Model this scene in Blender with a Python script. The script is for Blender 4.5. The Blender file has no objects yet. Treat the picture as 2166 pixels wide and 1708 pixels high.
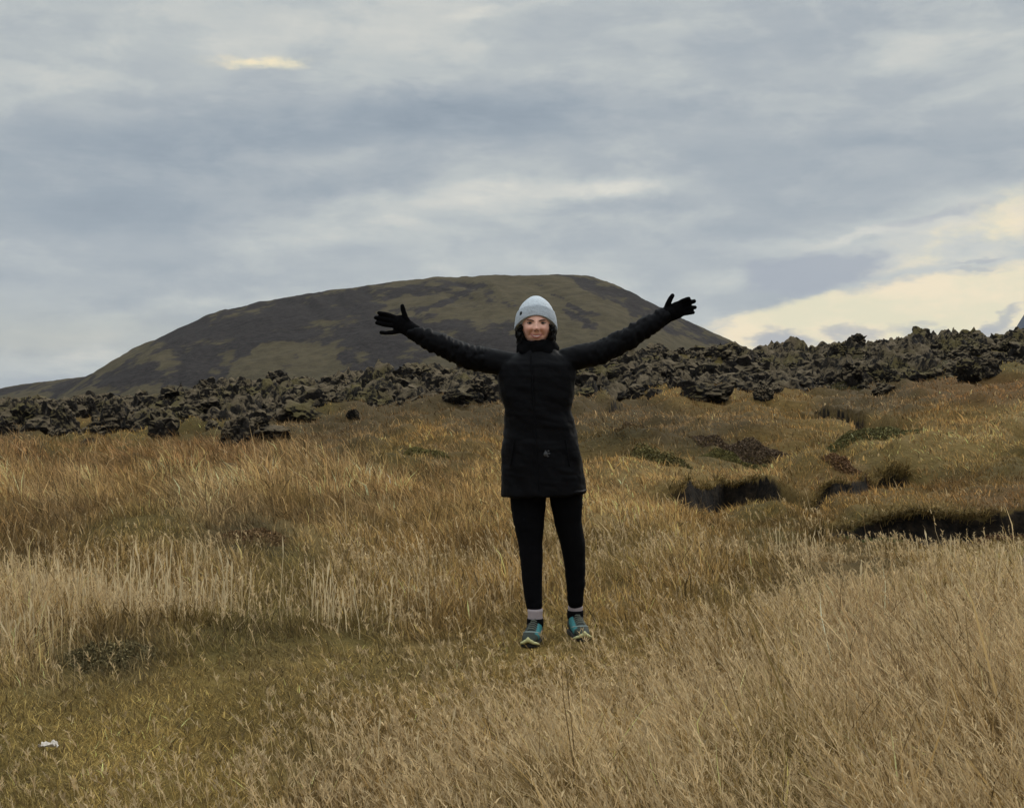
import bpy, bmesh, math
import numpy as np
from mathutils import Vector, Matrix

R = math.radians
scene = bpy.context.scene
COL = scene.collection

# ------------------------------------------------------------------ camera, sky, sun, exposure
# picture units below: the photograph at 2166 x 1708; focal length 2900 of them, horizon at row 800
FOC, CX, CY, HY, CAMZ = 2900.0, 1083.0, 854.0, 800.0, 1.34
PITCH = math.atan((CY - HY) / FOC)
cam_data = bpy.data.cameras.new('camera')
cam_data.sensor_width = 36.0
cam_data.lens = FOC / 2166.0 * 36.0
cam_data.clip_start = 0.1
cam_data.clip_end = 30000.0
cam = bpy.data.objects.new('camera', cam_data)
cam.location = (0, 0, CAMZ)
cam.rotation_euler = (math.pi / 2 - PITCH, 0, 0)
COL.objects.link(cam)
scene.camera = cam
scene.view_settings.view_transform = 'Standard'
scene.view_settings.look = 'None'
scene.view_settings.exposure = 0.0
scene.view_settings.gamma = 1.0
scene.cycles.max_bounces = 6
scene.cycles.diffuse_bounces = 3
scene.cycles.transmission_bounces = 4
scene.cycles.volume_bounces = 0

SUN_AZ, SUN_EL = R(40), R(33)          # azimuth clockwise from the view direction (+Y)
sd = bpy.data.lights.new('sun', 'SUN')
sd.energy = 1.5
sd.angle = R(14)
sd.color = (1.0, 0.93, 0.82)
sun = bpy.data.objects.new('sun', sd)
sun.rotation_euler = (math.pi / 2 - SUN_EL, 0, math.pi - SUN_AZ)
COL.objects.link(sun)


class NT:
    """tiny helper for writing node maths"""
    def __init__(self, tree):
        self.t = tree

    def n(self, kind, **kw):
        nd = self.t.nodes.new(kind)
        for k, v in kw.items():
            setattr(nd, k, v)
        return nd

    def put(self, sock, v):
        if isinstance(v, bpy.types.NodeSocket):
            self.t.links.new(v, sock)
        elif v is not None:
            sock.default_value = v

    def m(self, op, a, b=None, c=None):
        nd = self.n('ShaderNodeMath', operation=op)
        self.put(nd.inputs[0], a)
        self.put(nd.inputs[1], b)
        self.put(nd.inputs[2], c)
        return nd.outputs[0]

    def sstep(self, v, a, b, lo=0.0, hi=1.0):
        nd = self.n('ShaderNodeMapRange', interpolation_type='SMOOTHSTEP')
        self.put(nd.inputs[0], v)
        for i, q in enumerate((a, b, lo, hi)):
            self.put(nd.inputs[1 + i], q)
        return nd.outputs[0]

    def mix(self, f, a, b, blend='MIX'):
        nd = self.n('ShaderNodeMix', data_type='RGBA', blend_type=blend)
        self.put(nd.inputs[0], f)
        for s, q in ((nd.inputs[6], a), (nd.inputs[7], b)):
            self.put(s, q if isinstance(q, bpy.types.NodeSocket) else (*q, 1.0))
        return nd.outputs[2]

    def noise(self, vec, scale, detail=4.0, rough=0.55, dist=0.0):
        nd = self.n('ShaderNodeTexNoise')
        self.put(nd.inputs['Vector'], vec)
        self.put(nd.inputs['Scale'], scale)
        self.put(nd.inputs['Detail'], detail)
        self.put(nd.inputs['Roughness'], rough)
        self.put(nd.inputs['Distortion'], dist)
        return nd.outputs

    def vscale(self, vec, s):
        nd = self.n('ShaderNodeVectorMath', operation='MULTIPLY')
        self.put(nd.inputs[0], vec)
        self.put(nd.inputs[1], s)
        return nd.outputs[0]

    def xyz(self, v):
        nd = self.n('ShaderNodeSeparateXYZ')
        self.put(nd.inputs[0], v)
        return nd.outputs

    def vec(self, x, y, z):
        nd = self.n('ShaderNodeCombineXYZ')
        for s, q in zip(nd.inputs, (x, y, z)):
            self.put(s, q)
        return nd.outputs[0]

    def ramp(self, f, stops):
        nd = self.n('ShaderNodeValToRGB')
        e = nd.color_ramp.elements
        while len(e) < len(stops):
            e.new(0.5)
        for q, (p, c) in zip(e, stops):
            q.position = p
            q.color = (*c, 1.0)
        self.put(nd.inputs[0], f)
        return nd.outputs[0]


def build_sky():
    world = bpy.data.worlds.new('World')
    scene.world = world
    world.use_nodes = True
    nt = world.node_tree
    nt.nodes.clear()
    N = NT(nt)
    out = N.n('ShaderNodeOutputWorld')
    d = N.n('ShaderNodeTexCoord').outputs['Generated']
    x, y, z = N.xyz(d)
    az = N.m('ARCTAN2', x, y)
    el = N.m('ARCSINE', z)

    def A(px):
        return math.atan((px - CX) / FOC)

    def E(px, py):
        return math.atan((HY - py) / FOC * math.cos(A(px)))
    # wind-torn cloud edges: the big shapes are looked up through a warped direction
    w1 = N.noise(N.vscale(d, (1.0, 1.0, 2.6)), 7.0, 5.0, 0.6)[1]
    w2 = N.noise(N.vscale(d, (1.0, 1.0, 2.2)), 34.0, 4.0, 0.6)[1]
    a1, e1, _ = N.xyz(w1)
    a2, e2, _ = N.xyz(w2)
    azw = N.m('ADD', az, N.m('ADD', N.m('MULTIPLY_ADD', a1, 0.13, -0.065), N.m('MULTIPLY_ADD', a2, 0.030, -0.015)))
    elw = N.m('ADD', el, N.m('ADD', N.m('MULTIPLY_ADD', e1, 0.040, -0.020), N.m('MULTIPLY_ADD', e2, 0.013, -0.0065)))

    def blob(px, py, rx, ry, rot, amp, U=azw, V=elw, p=1.0):
        c, s = math.cos(R(rot)), math.sin(R(rot))
        da = N.m('SUBTRACT', U, A(px))
        de = N.m('SUBTRACT', V, E(px, py))
        X = N.m('ADD', N.m('MULTIPLY', da, c * FOC / rx), N.m('MULTIPLY', de, s * FOC / rx))
        Y = N.m('ADD', N.m('MULTIPLY', da, -s * FOC / ry), N.m('MULTIPLY', de, c * FOC / ry))
        q = N.m('ADD', N.m('MULTIPLY', X, X), N.m('MULTIPLY', Y, Y))
        if p != 1.0:
            q = N.m('POWER', q, p)
        g = N.m('EXPONENT', N.m('MULTIPLY', q, -1.0))
        return N.m('MULTIPLY', g, amp)

    B = 0.50
    shapes = [
        (560, 40, 700, 90, 0, 0.09), (1080, 20, 130, 16, 6, 0.10), (300, 150, 300, 60, 4, 0.06),
        (1180, 185, 380, 34, 3, 0.08), (1850, 130, 420, 40, 7, 0.07), (1800, 60, 400, 40, 5, -0.05),
        (650, 275, 700, 62, 7, -0.17), (1150, 250, 420, 45, 3, -0.09), (260, 430, 330, 75, 7, -0.16),
        (780, 370, 260, 36, 12, -0.12), (1800, 330, 420, 80, 6, -0.10), (1950, 395, 300, 45, 6, -0.09),
        (1060, 415, 330, 26, 5, 0.13), (880, 470, 420, 26, 8, 0.08), (1300, 400, 260, 28, 0, 0.07),
        (1300, 450, 160, 20, 0, -0.08), (1050, 560, 420, 26, 0, 0.06), (240, 590, 380, 60, 4, -0.07),
        (110, 770, 220, 24, 4, 0.12), (500, 640, 260, 16, 4, 0.06), (1550, 500, 260, 40, 8, -0.06),
        (1500, 610, 130, 16, 6, 0.06), (1850, 500, 110, 10, 8, 0.12), (1780, 520, 70, 10, 20, 0.06),
    ]
    for s in shapes:
        B = N.m('ADD', B, blob(*s[:5], s[5] * 1.45, p=1.35))
    # streaky and billowy detail
    st = N.noise(N.vscale(d, (3.0, 3.0, 19.0)), 2.0, 6.0, 0.62, 0.4)[0]
    bl = N.noise(N.vscale(d, (1.0, 1.0, 2.4)), 17.0, 6.0, 0.6)[0]
    B = N.m('ADD', B, N.m('MULTIPLY_ADD', st, 0.34, -0.17))
    pf = N.noise(N.vscale(d, (1.0, 1.0, 2.8)), 10.0, 9.0, 0.62, 0.3)[0]
    B = N.m('ADD', B, N.sstep(pf, 0.42, 0.60, -0.065, 0.065))
    B = N.m('ADD', B, blob(2060, 520, 230, 70, 12, 0.22))
    B = N.m('ADD', B, N.m('MULTIPLY_ADD', bl, 0.34, -0.17))
    cloud = N.ramp(B, [(0.0, (0.235, 0.290, 0.355)), (0.22, (0.31, 0.365, 0.422)), (0.42, (0.405, 0.448, 0.482)),
                       (0.58, (0.51, 0.545, 0.545)), (0.75, (0.64, 0.645, 0.605)), (1.0, (0.88, 0.84, 0.72))])
    # the sun-lit gap low on the right: everything under a slanting cloud base
    base = N.m('MULTIPLY_ADD', N.m('SUBTRACT', azw, A(1450)), (E(2166, 545) - E(1450, 690)) / (A(2166) - A(1450)), E(1450, 690))
    gap = N.m('MULTIPLY', N.sstep(N.m('SUBTRACT', base, elw), -0.003, 0.006), N.sstep(azw, A(1430), A(1560)))
    gap = N.m('MULTIPLY', gap, N.sstep(az, 0.60, 1.0, 1.0, 0.0))
    fringe = N.m('ADD', blob(2110, 500, 130, 26, 14, 0.75), N.m('ADD', blob(2150, 440, 60, 26, 30, 0.7), blob(1985, 540, 120, 14, 16, 0.7)))
    fringe = N.m('ADD', fringe, N.m('ADD', blob(575, 136, 88, 11, 3, 1.05, p=1.2), blob(1560, 672, 130, 9, 9, 0.6)))
    fringe = N.m('MULTIPLY', fringe, N.sstep(bl, 0.30, 0.55))
    gapf = N.m('MINIMUM', N.m('MAXIMUM', gap, fringe), 1.0)
    lit = N.mix(N.sstep(bl, 0.35, 0.65), (0.82, 0.765, 0.55), (0.96, 0.82, 0.58))
    cloud = N.mix(gapf, cloud, lit)
    # the dark cloud hanging in front of the gap, and small grey heaps along the horizon
    dk = blob(1715, 592, 112, 46, 12, 1.5, p=1.8)
    for s in ((1610, 555, 150, 24, -4, 0.55), (1990, 468, 130, 14, 10, 0.7), (2080, 548, 75, 6, 10, 0.8), (2060, 567, 50, 5, 4, 0.7),
              (1640, 720, 62, 22, 0, 1.2), (1735, 722, 46, 18, 0, 1.0), (1850, 703, 60, 14, 0, 0.9), (1965, 700, 44, 15, 0, 1.0),
              (2125, 672, 52, 16, 28, 1.1), (2120, 700, 70, 12, 10, 0.8)):
        dk = N.m('ADD', dk, blob(*s, p=1.6))
    cloud = N.mix(N.sstep(N.m('ADD', dk, N.m('MULTIPLY_ADD', bl, 1.5, -0.75)), 0.15, 1.3, 0.0, 0.85), cloud, (0.345, 0.385, 0.455))
    # overcast is brighter towards the zenith
    up = N.sstep(el, R(17), R(60), 1.0, 3.9)
    behind = N.sstep(y, -0.2, 0.5, 1.0, 1.0)
    bg_cloud = N.n('ShaderNodeBackground')
    N.put(bg_cloud.inputs[0], cloud)
    N.put(bg_cloud.inputs[1], N.m('MULTIPLY', up, behind))
    sky = N.n('ShaderNodeTexSky', sky_type='NISHITA')
    sky.sun_disc = False
    sky.sun_elevation = SUN_EL
    sky.sun_rotation = SUN_AZ
    bg_sky = N.n('ShaderNodeBackground')
    N.put(bg_sky.inputs[0], sky.outputs[0])
    bg_sky.inputs[1].default_value = 0.06
    ms = N.n('ShaderNodeMixShader')
    cover = N.m('SUBTRACT', 0.97, blob(60, 700, 420, 60, 0, 0.22))
    N.put(ms.inputs[0], cover)
    N.put(ms.inputs[1], bg_sky.outputs[0])
    N.put(ms.inputs[2], bg_cloud.outputs[0])
    nt.links.new(ms.outputs[0], out.inputs[0])


build_sky()

# ------------------------------------------------------------------ helpers
rng = np.random.default_rng(11)


def hash_u(ix, iy, iz, seed):
    h = (ix.astype(np.int64) * 374761393 + iy.astype(np.int64) * 668265263 + iz.astype(np.int64) * 2147483647 * 3 + seed * 1442695041) & 0xFFFFFFFF
    h = ((h ^ (h >> 13)) * 1274126177) & 0xFFFFFFFF
    h = ((h ^ (h >> 16)) * 2246822519) & 0xFFFFFFFF
    return ((h ^ (h >> 15)) & 0xFFFFFF) / float(0xFFFFFF)


def vnoise(x, y, z=None, seed=0):
    x = np.asarray(x, float)
    y = np.asarray(y, float)
    if z is None:
        fx, fy = np.floor(x), np.floor(y)
        tx, ty = x - fx, y - fy
        tx, ty = (t * t * t * (t * (t * 6 - 15) + 10) for t in (tx, ty))
        o = np.zeros_like(fx)
        h = [hash_u(fx + dx, fy + dy, o, seed) for dx, dy in ((0, 0), (1, 0), (0, 1), (1, 1))]
        a = h[0] + (h[1] - h[0]) * tx
        return (a + (h[2] + (h[3] - h[2]) * tx - a) * ty) * 2 - 1
    z = np.asarray(z, float)
    fx, fy, fz = np.floor(x), np.floor(y), np.floor(z)
    tx, ty, tz = x - fx, y - fy, z - fz
    tx, ty, tz = (t * t * t * (t * (t * 6 - 15) + 10) for t in (tx, ty, tz))
    r = 0
    for dx in (0, 1):
        for dy in (0, 1):
            for dz in (0, 1):
                w = (tx if dx else 1 - tx) * (ty if dy else 1 - ty) * (tz if dz else 1 - tz)
                r = r + w * hash_u(fx + dx, fy + dy, fz + dz, seed)
    return r * 2 - 1


def fbm(x, y, z=None, oct=4, seed=0, gain=0.5):
    s, a, f, n = 0, 1.0, 1.0, 0.0
    for o in range(oct):
        s = s + a * vnoise(x * f, y * f, None if z is None else z * f, seed + o * 17)
        n += a
        a *= gain
        f *= 2.03
    return s / n


def sm(a, b, v):
    t = np.clip((v - a) / (b - a), 0, 1)
    return t * t * (3 - 2 * t)


def tag(o, label=None, cat=None, group=None, kind=None):
    if label: o['label'] = label
    if cat: o['category'] = cat
    if group: o['group'] = group
    if kind: o['kind'] = kind
    return o


def mesh_np(name, V, faces, mat=None, parent=None, smooth=False, attrs=None):
    """one mesh object from numpy arrays; faces: list of (n,k) index arrays"""
    me = bpy.data.meshes.new(name)
    V = np.ascontiguousarray(V, np.float32)
    faces = [np.asarray(f, np.int32) for f in faces if len(f)]
    loops = np.concatenate([f.ravel() for f in faces])
    tot = np.concatenate([np.full(len(f), f.shape[1], np.int32) for f in faces])
    start = np.concatenate([[0], np.cumsum(tot)[:-1]]).astype(np.int32)
    me.vertices.add(len(V))
    me.vertices.foreach_set('co', V.ravel())
    me.loops.add(len(loops))
    me.loops.foreach_set('vertex_index', loops)
    me.polygons.add(len(tot))
    me.polygons.foreach_set('loop_start', start)
    me.polygons.foreach_set('use_smooth', np.full(len(tot), smooth))
    me.update(calc_edges=True)
    for k, a in (attrs or {}).items():
        a = np.asarray(a, np.float32)
        if a.ndim == 1:
            at = me.attributes.new(k, 'FLOAT', 'POINT')
            at.data.foreach_set('value', a)
        else:
            at = me.attributes.new(k, 'FLOAT_COLOR', 'POINT')
            c = np.ones((len(V), 4), np.float32)
            c[:, :3] = a
            at.data.foreach_set('color', c.ravel())
    if mat: me.materials.append(mat)
    o = bpy.data.objects.new(name, me)
    COL.objects.link(o)
    if parent: o.parent = parent
    return o


def grid_faces(nr, nc, wrap=False):
    i = np.arange(nr - 1)[:, None]
    j = np.arange(nc if wrap else nc - 1)[None, :]
    j2 = (j + 1) % nc
    a = i * nc + j
    return np.stack([a, i * nc + j2, (i + 1) * nc + j2, (i + 1) * nc + j], -1).reshape(-1, 4)


def ray(px, py):
    dx, dz = (px - CX) / FOC, -(py - CY) / FOC
    c, s = math.cos(PITCH), math.sin(PITCH)
    return np.array([dx, c + dz * s, dz * c - s])


def P(px, py, Y):
    d = ray(px, py)
    return np.array([0, 0, CAMZ]) + d * (Y / d[1])


def project(x, y, z):
    """plan coordinates of the photograph for a world point"""
    c, s = math.cos(PITCH), math.sin(PITCH)
    zz = z - CAMZ
    f = np.maximum(y * c - zz * s, 0.05)
    return CX + FOC * x / f, CY - FOC * (zz * c + y * s) / f


def new_mat(name):
    m = bpy.data.materials.new(name)
    m.use_nodes = True
    nt = m.node_tree
    nt.nodes.clear()
    N = NT(nt)
    out = N.n('ShaderNodeOutputMaterial')
    b = N.n('ShaderNodeBsdfPrincipled')
    nt.links.new(b.outputs[0], out.inputs[0])
    return m, N, b, out


def bump(N, b, h, strength, dist):
    bn = N.n('ShaderNodeBump')
    bn.inputs['Strength'].default_value = strength
    bn.inputs['Distance'].default_value = dist
    N.put(bn.inputs['Height'], h)
    N.put(b.inputs['Normal'], bn.outputs[0])


def mat_plain(name, col, rough=0.7, spec=0.3, var=0.15, scale=40.0, bmp=0.0, bdist=0.002, attr=None):
    m, N, b, out = new_mat(name)
    tc = N.n('ShaderNodeTexCoord').outputs['Object']
    n = N.noise(tc, scale, 4.0)[0]
    k = N.m('MULTIPLY_ADD', n, 2 * var, 1.0 - var)
    if attr:
        base = N.n('ShaderNodeAttribute', attribute_name=attr).outputs['Color']
    else:
        base = N.mix(0.0, col, col)
    c = N.mix(1.0, base, N.vec(k, k, k), 'MULTIPLY')
    N.put(b.inputs['Base Color'], c)
    b.inputs['Roughness'].default_value = rough
    b.inputs['Specular IOR Level'].default_value = spec
    if bmp:
        bump(N, b, n, bmp, bdist)
    return m


# ------------------------------------------------------------------ terrain
TPX = np.array([-900, 0, 300, 600, 900, 1083, 1300, 1565, 1800, 2166, 3000.])
TY = np.array([0, 9, 14, 20, 24, 30, 40, 50, 60, 68, 80, 105, 160, 300, 500, 9000.])
TZ = np.array([
    [0, 0, 0, 0, 0, 0, 0, 0, 0, 0, 0],
    [0, 0, 0, 0, 0, 0, 0, 0, 0, 0.03, 0.05],
    [.05, .05, .03, .0, 0, -.02, -.03, -.02, .02, .1, .15],
    [.16, .14, .08, .02, 0, 0, 0, 0, .1, .2, .3],
    [-.2, -.2, -.12, -.08, -.02, 0, .03, .05, .2, .35, .5],
    [-.9, -.9, -.7, -.4, -.05, .05, .1, .15, .3, .6, .8],
    [-.9, -.85, -.7, -.4, .1, .2, .3, .4, .6, 1.0, 1.3],
    [-.7, -.65, -.4, -.05, .5, .55, .75, .7, .85, 1.4, 1.7],
    [-.4, -.25, .05, .8, 1.35, 1.35, 2.2, 2.5, 2.65, 3.15, 3.3],
    [-.5, -.4, .1, .9, 1.3, 1.4, 2.3, 2.5, 2.75, 3.25, 3.4],
    [-1, -1, -.6, 0, .5, .6, 1.0, 1.0, 1.1, 1.7, 1.9],
    [-2.5] * 11, [-4] * 11, [-7] * 11, [-10] * 11, [-75] * 11], float)
_lx = np.linspace(-900, 3000, 391)
_ly = np.linspace(0, math.log(9001.0), 500)


def _dense():
    yy = np.exp(_ly) - 1
    rows = np.array([np.interp(_lx, TPX, TZ[i]) for i in range(len(TY))])
    D = np.array([np.interp(yy, TY, rows[:, j]) for j in range(len(_lx))]).T

    def blur(a, ax, s):
        k = np.exp(-0.5 * (np.arange(-3 * s, 3 * s + 1) / s) ** 2)
        k /= k.sum()
        pad = [(0, 0), (0, 0)]
        pad[ax] = (3 * s, 3 * s)
        b = np.pad(a, pad, mode='edge')
        return np.apply_along_axis(lambda v: np.convolve(v, k, 'valid'), ax, b)
    return blur(blur(D, 0, 3), 1, 7)


# the skyline dips between the end of the hill slope and the right-hand ridge
_c = np.array([np.interp(1690, TPX, TZ[i]) for i in range(len(TY))])
_c[8], _c[9] = 2.05, 2.1
_k = int(np.searchsorted(TPX, 1690))
TPX, TZ = np.insert(TPX, _k, 1690), np.insert(TZ, _k, _c, axis=1)
DENSE = _dense()


def table(px, Y):
    fx = np.clip((px + 900) / 10.0, 0, len(_lx) - 1.001)
    fy = np.clip(np.log(np.maximum(Y, 0) + 1) / _ly[1], 0, len(_ly) - 1.001)
    i, j = fy.astype(int), fx.astype(int)
    a, b = fy - i, fx - j
    return (DENSE[i, j] * (1 - a) * (1 - b) + DENSE[i + 1, j] * a * (1 - b) + DENSE[i, j + 1] * (1 - a) * b + DENSE[i + 1, j + 1] * a * b)


def flat(px, py, zg=0.0):
    Y = (CAMZ - zg) * FOC / (py - HY)
    return (px - CX) / FOC * Y, Y


# soft rises and hollows: picture position, radii in metres (across, away), height
BUMPS = [
    (330, 1105, 2.4, 1.0, 0.16), (330, 1185, 2.2, 1.1, -0.16), (530, 1090, 0.9, .7, 0.10), (120, 1240, 1.1, .8, -0.10),
    (800, 1235, 1.0, .8, -0.05), (640, 1000, 2.5, 1.6, 0.12), (950, 960, 3.0, 2.0, 0.10), (250, 1010, 4.0, 2.0, 0.08),
    (1360, 975, 1.25, .9, 0.30), (1310, 925, 1.6, 1.0, 0.22), (1560, 940, 1.8, 1.0, 0.20), (1450, 900, 3.0, 2.0, 0.22),
    (1340, 1160, .9, 1.1, 0.14), (1550, 1140, 1.6, 1.6, -0.16), (1450, 1240, .7, .7, 0.06),
    (1780, 1215, .75, .45, 0.13), (1640, 1245, .5, .3, 0.06), (2080, 1165, 1.3, .8, 0.04), (1900, 1330, 1.2, .6, 0.03),
    (2130, 1330, .9, .8, 0.03), (1900, 955, 3.0, 1.6, 0.22), (2100, 1030, 1.6, 1.2, 0.16), (1780, 985, 1.4, 1.0, 0.12),
    (1900, 930, 3.4, 1.5, .34), (1480, 905, 3.0, 1.5, .30), (2080, 985, 2.0, .9, .24), (1690, 972, 1.5, .8, .20), (1760, 950, 2.2, .8, -.16), (1350, 1010, 1.2, .8, .12), (1990, 1015, 1.6, .7, -.12),
    (90, 1370, .8, .35, 0.08), (300, 1375, .45, .22, 0.05), (560, 1345, .6, .3, 0.05), (1450, 1065, 2.2, .9, -0.05),
]
# eroded banks: upper edge as picture points, drop, length of the ramp back up towards the camera, guessed level
BANKS = [
    ([(1370, 1034), (1440, 1024), (1530, 1018), (1600, 1014), (1650, 1016), (1672, 1030)], 0.58, 5.0, 0.0),
    ([(1680, 1062), (1730, 1035), (1800, 1018), (1860, 1006), (1925, 998)], 0.24, 2.2, 0.05),
    ([(1690, 1135), (1760, 1112), (1850, 1098), (1930, 1095), (2030, 1092), (2120, 1082), (2300, 1070)], 0.36, 2.6, 0.05),
    ([(1640, 868), (1690, 866), (1740, 866), (1790, 868), (1830, 872)], 1.15, 10.0, 0.42),
    ([(1220, 852), (1290, 849), (1390, 846)], 0.35, 5.0, 0.4),
    ([(130, 1392), (220, 1384), (310, 1372)], 0.05, 0.6, 0.05),
]
BANKW = []


def terrain(x, y):
    """height and bare-soil amount at world x, y"""
    x = np.asarray(x, float)
    y = np.asarray(y, float)
    az = np.clip(np.arctan2(x, y), -0.7, 0.7)
    r = np.hypot(x, y)
    Y = r * np.cos(az)
    px = CX + FOC * np.tan(az)
    z = table(np.clip(px, -900, 3000), Y)
    near = sm(60, 45, Y)
    wx = x + 0.25 * fbm(x * 1.1, y * 1.1, oct=2, seed=5)
    wy = y + 0.25 * fbm(x * 1.1, y * 1.1, oct=2, seed=9)
    for bx, by, ax, ay, h in BUMPS:
        X, Yb = flat(bx, by)
        q = ((wx - X) / ax) ** 2 + ((wy - Yb) / ay) ** 2
        z = z + h * np.exp(-q)
    # tussocky ground, calmer along the trodden turf by the walker
    calm = 1 - 0.85 * np.exp(-(((x - 0.1) / 2.2) ** 2 + ((y - 6.9) / 0.9) ** 2))
    left = sm(1.0, -1.0, x + 0.25 * (y - 5.5)) * sm(7.6, 6.4, y)
    calm = calm * (1 - 0.75 * left)
    amp = sm(2.5, 9, Y) * near
    z = z + calm * (0.020 * fbm(x * 2.2, y * 2.2, oct=3, seed=21) + amp * ((0.12 + .34 * sm(9, 20, Y)) * fbm(x * .75, y * .55, oct=3, seed=31) + 0.10 * fbm(x * .28, y * .28, oct=2, seed=41)))
    z = z + calm * (0.035 + .10 * sm(14, 26, Y)) * np.maximum(0, fbm(x * (4.2 - 2.4 * sm(14, 26, Y)), y * (4.2 - 2.6 * sm(14, 26, Y)), oct=2, seed=77)) * sm(4, 7, Y) * near
    z = z + sm(30, 40, Y) * sm(110, 75, Y) * 0.40 * fbm(x * .55, y * .55, oct=4, seed=55)
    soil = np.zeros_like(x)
    for q, dep, L in BANKW:
        x0, x1 = q[0, 0], q[-1, 0]
        w = x1 - x0
        t = np.interp(x, q[:, 0], q[:, 1]) + 0.34 * fbm(x * 1.2, y * .6, oct=4, seed=61, gain=.6) * min(1, dep * 4)
        s = t - y
        taper = sm(x0 - .10 * w, x0 + .40 * w, x) * sm(x1 + .05 * w, x1 - .12 * w, x)
        wall = 0.10 + 0.25 * dep
        drop = sm(0, wall, s) * (1 - sm(wall, L, s))
        mod = np.clip(0.75 + 1.1 * fbm(x * 1.5, y * .5, oct=3, seed=71), .70, 1.25)
        z = z - dep * taper * drop * mod
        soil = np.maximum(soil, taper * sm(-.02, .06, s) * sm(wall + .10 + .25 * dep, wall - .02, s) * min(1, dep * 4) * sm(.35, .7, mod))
    return z, soil


def place_banks():
    for pts, dep, L, zg in BANKS:
        q = []
        for a, b in pts:
            Y = np.linspace(4.5, 60, 1500)
            d = ray(a, b)
            zz = CAMZ + d[2] / d[1] * Y
            tz = terrain(d[0] / d[1] * Y, Y)[0]
            ok = np.nonzero(tz >= zz)[0]
            i = ok[0] if len(ok) else int(np.argmin(np.abs(tz - zz)))
            q.append((d[0] / d[1] * Y[i], Y[i]))
        q = np.array(q)
        q = q[np.argsort(q[:, 0])]
        yield q, dep, L


BANKW = list(place_banks())

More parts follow.
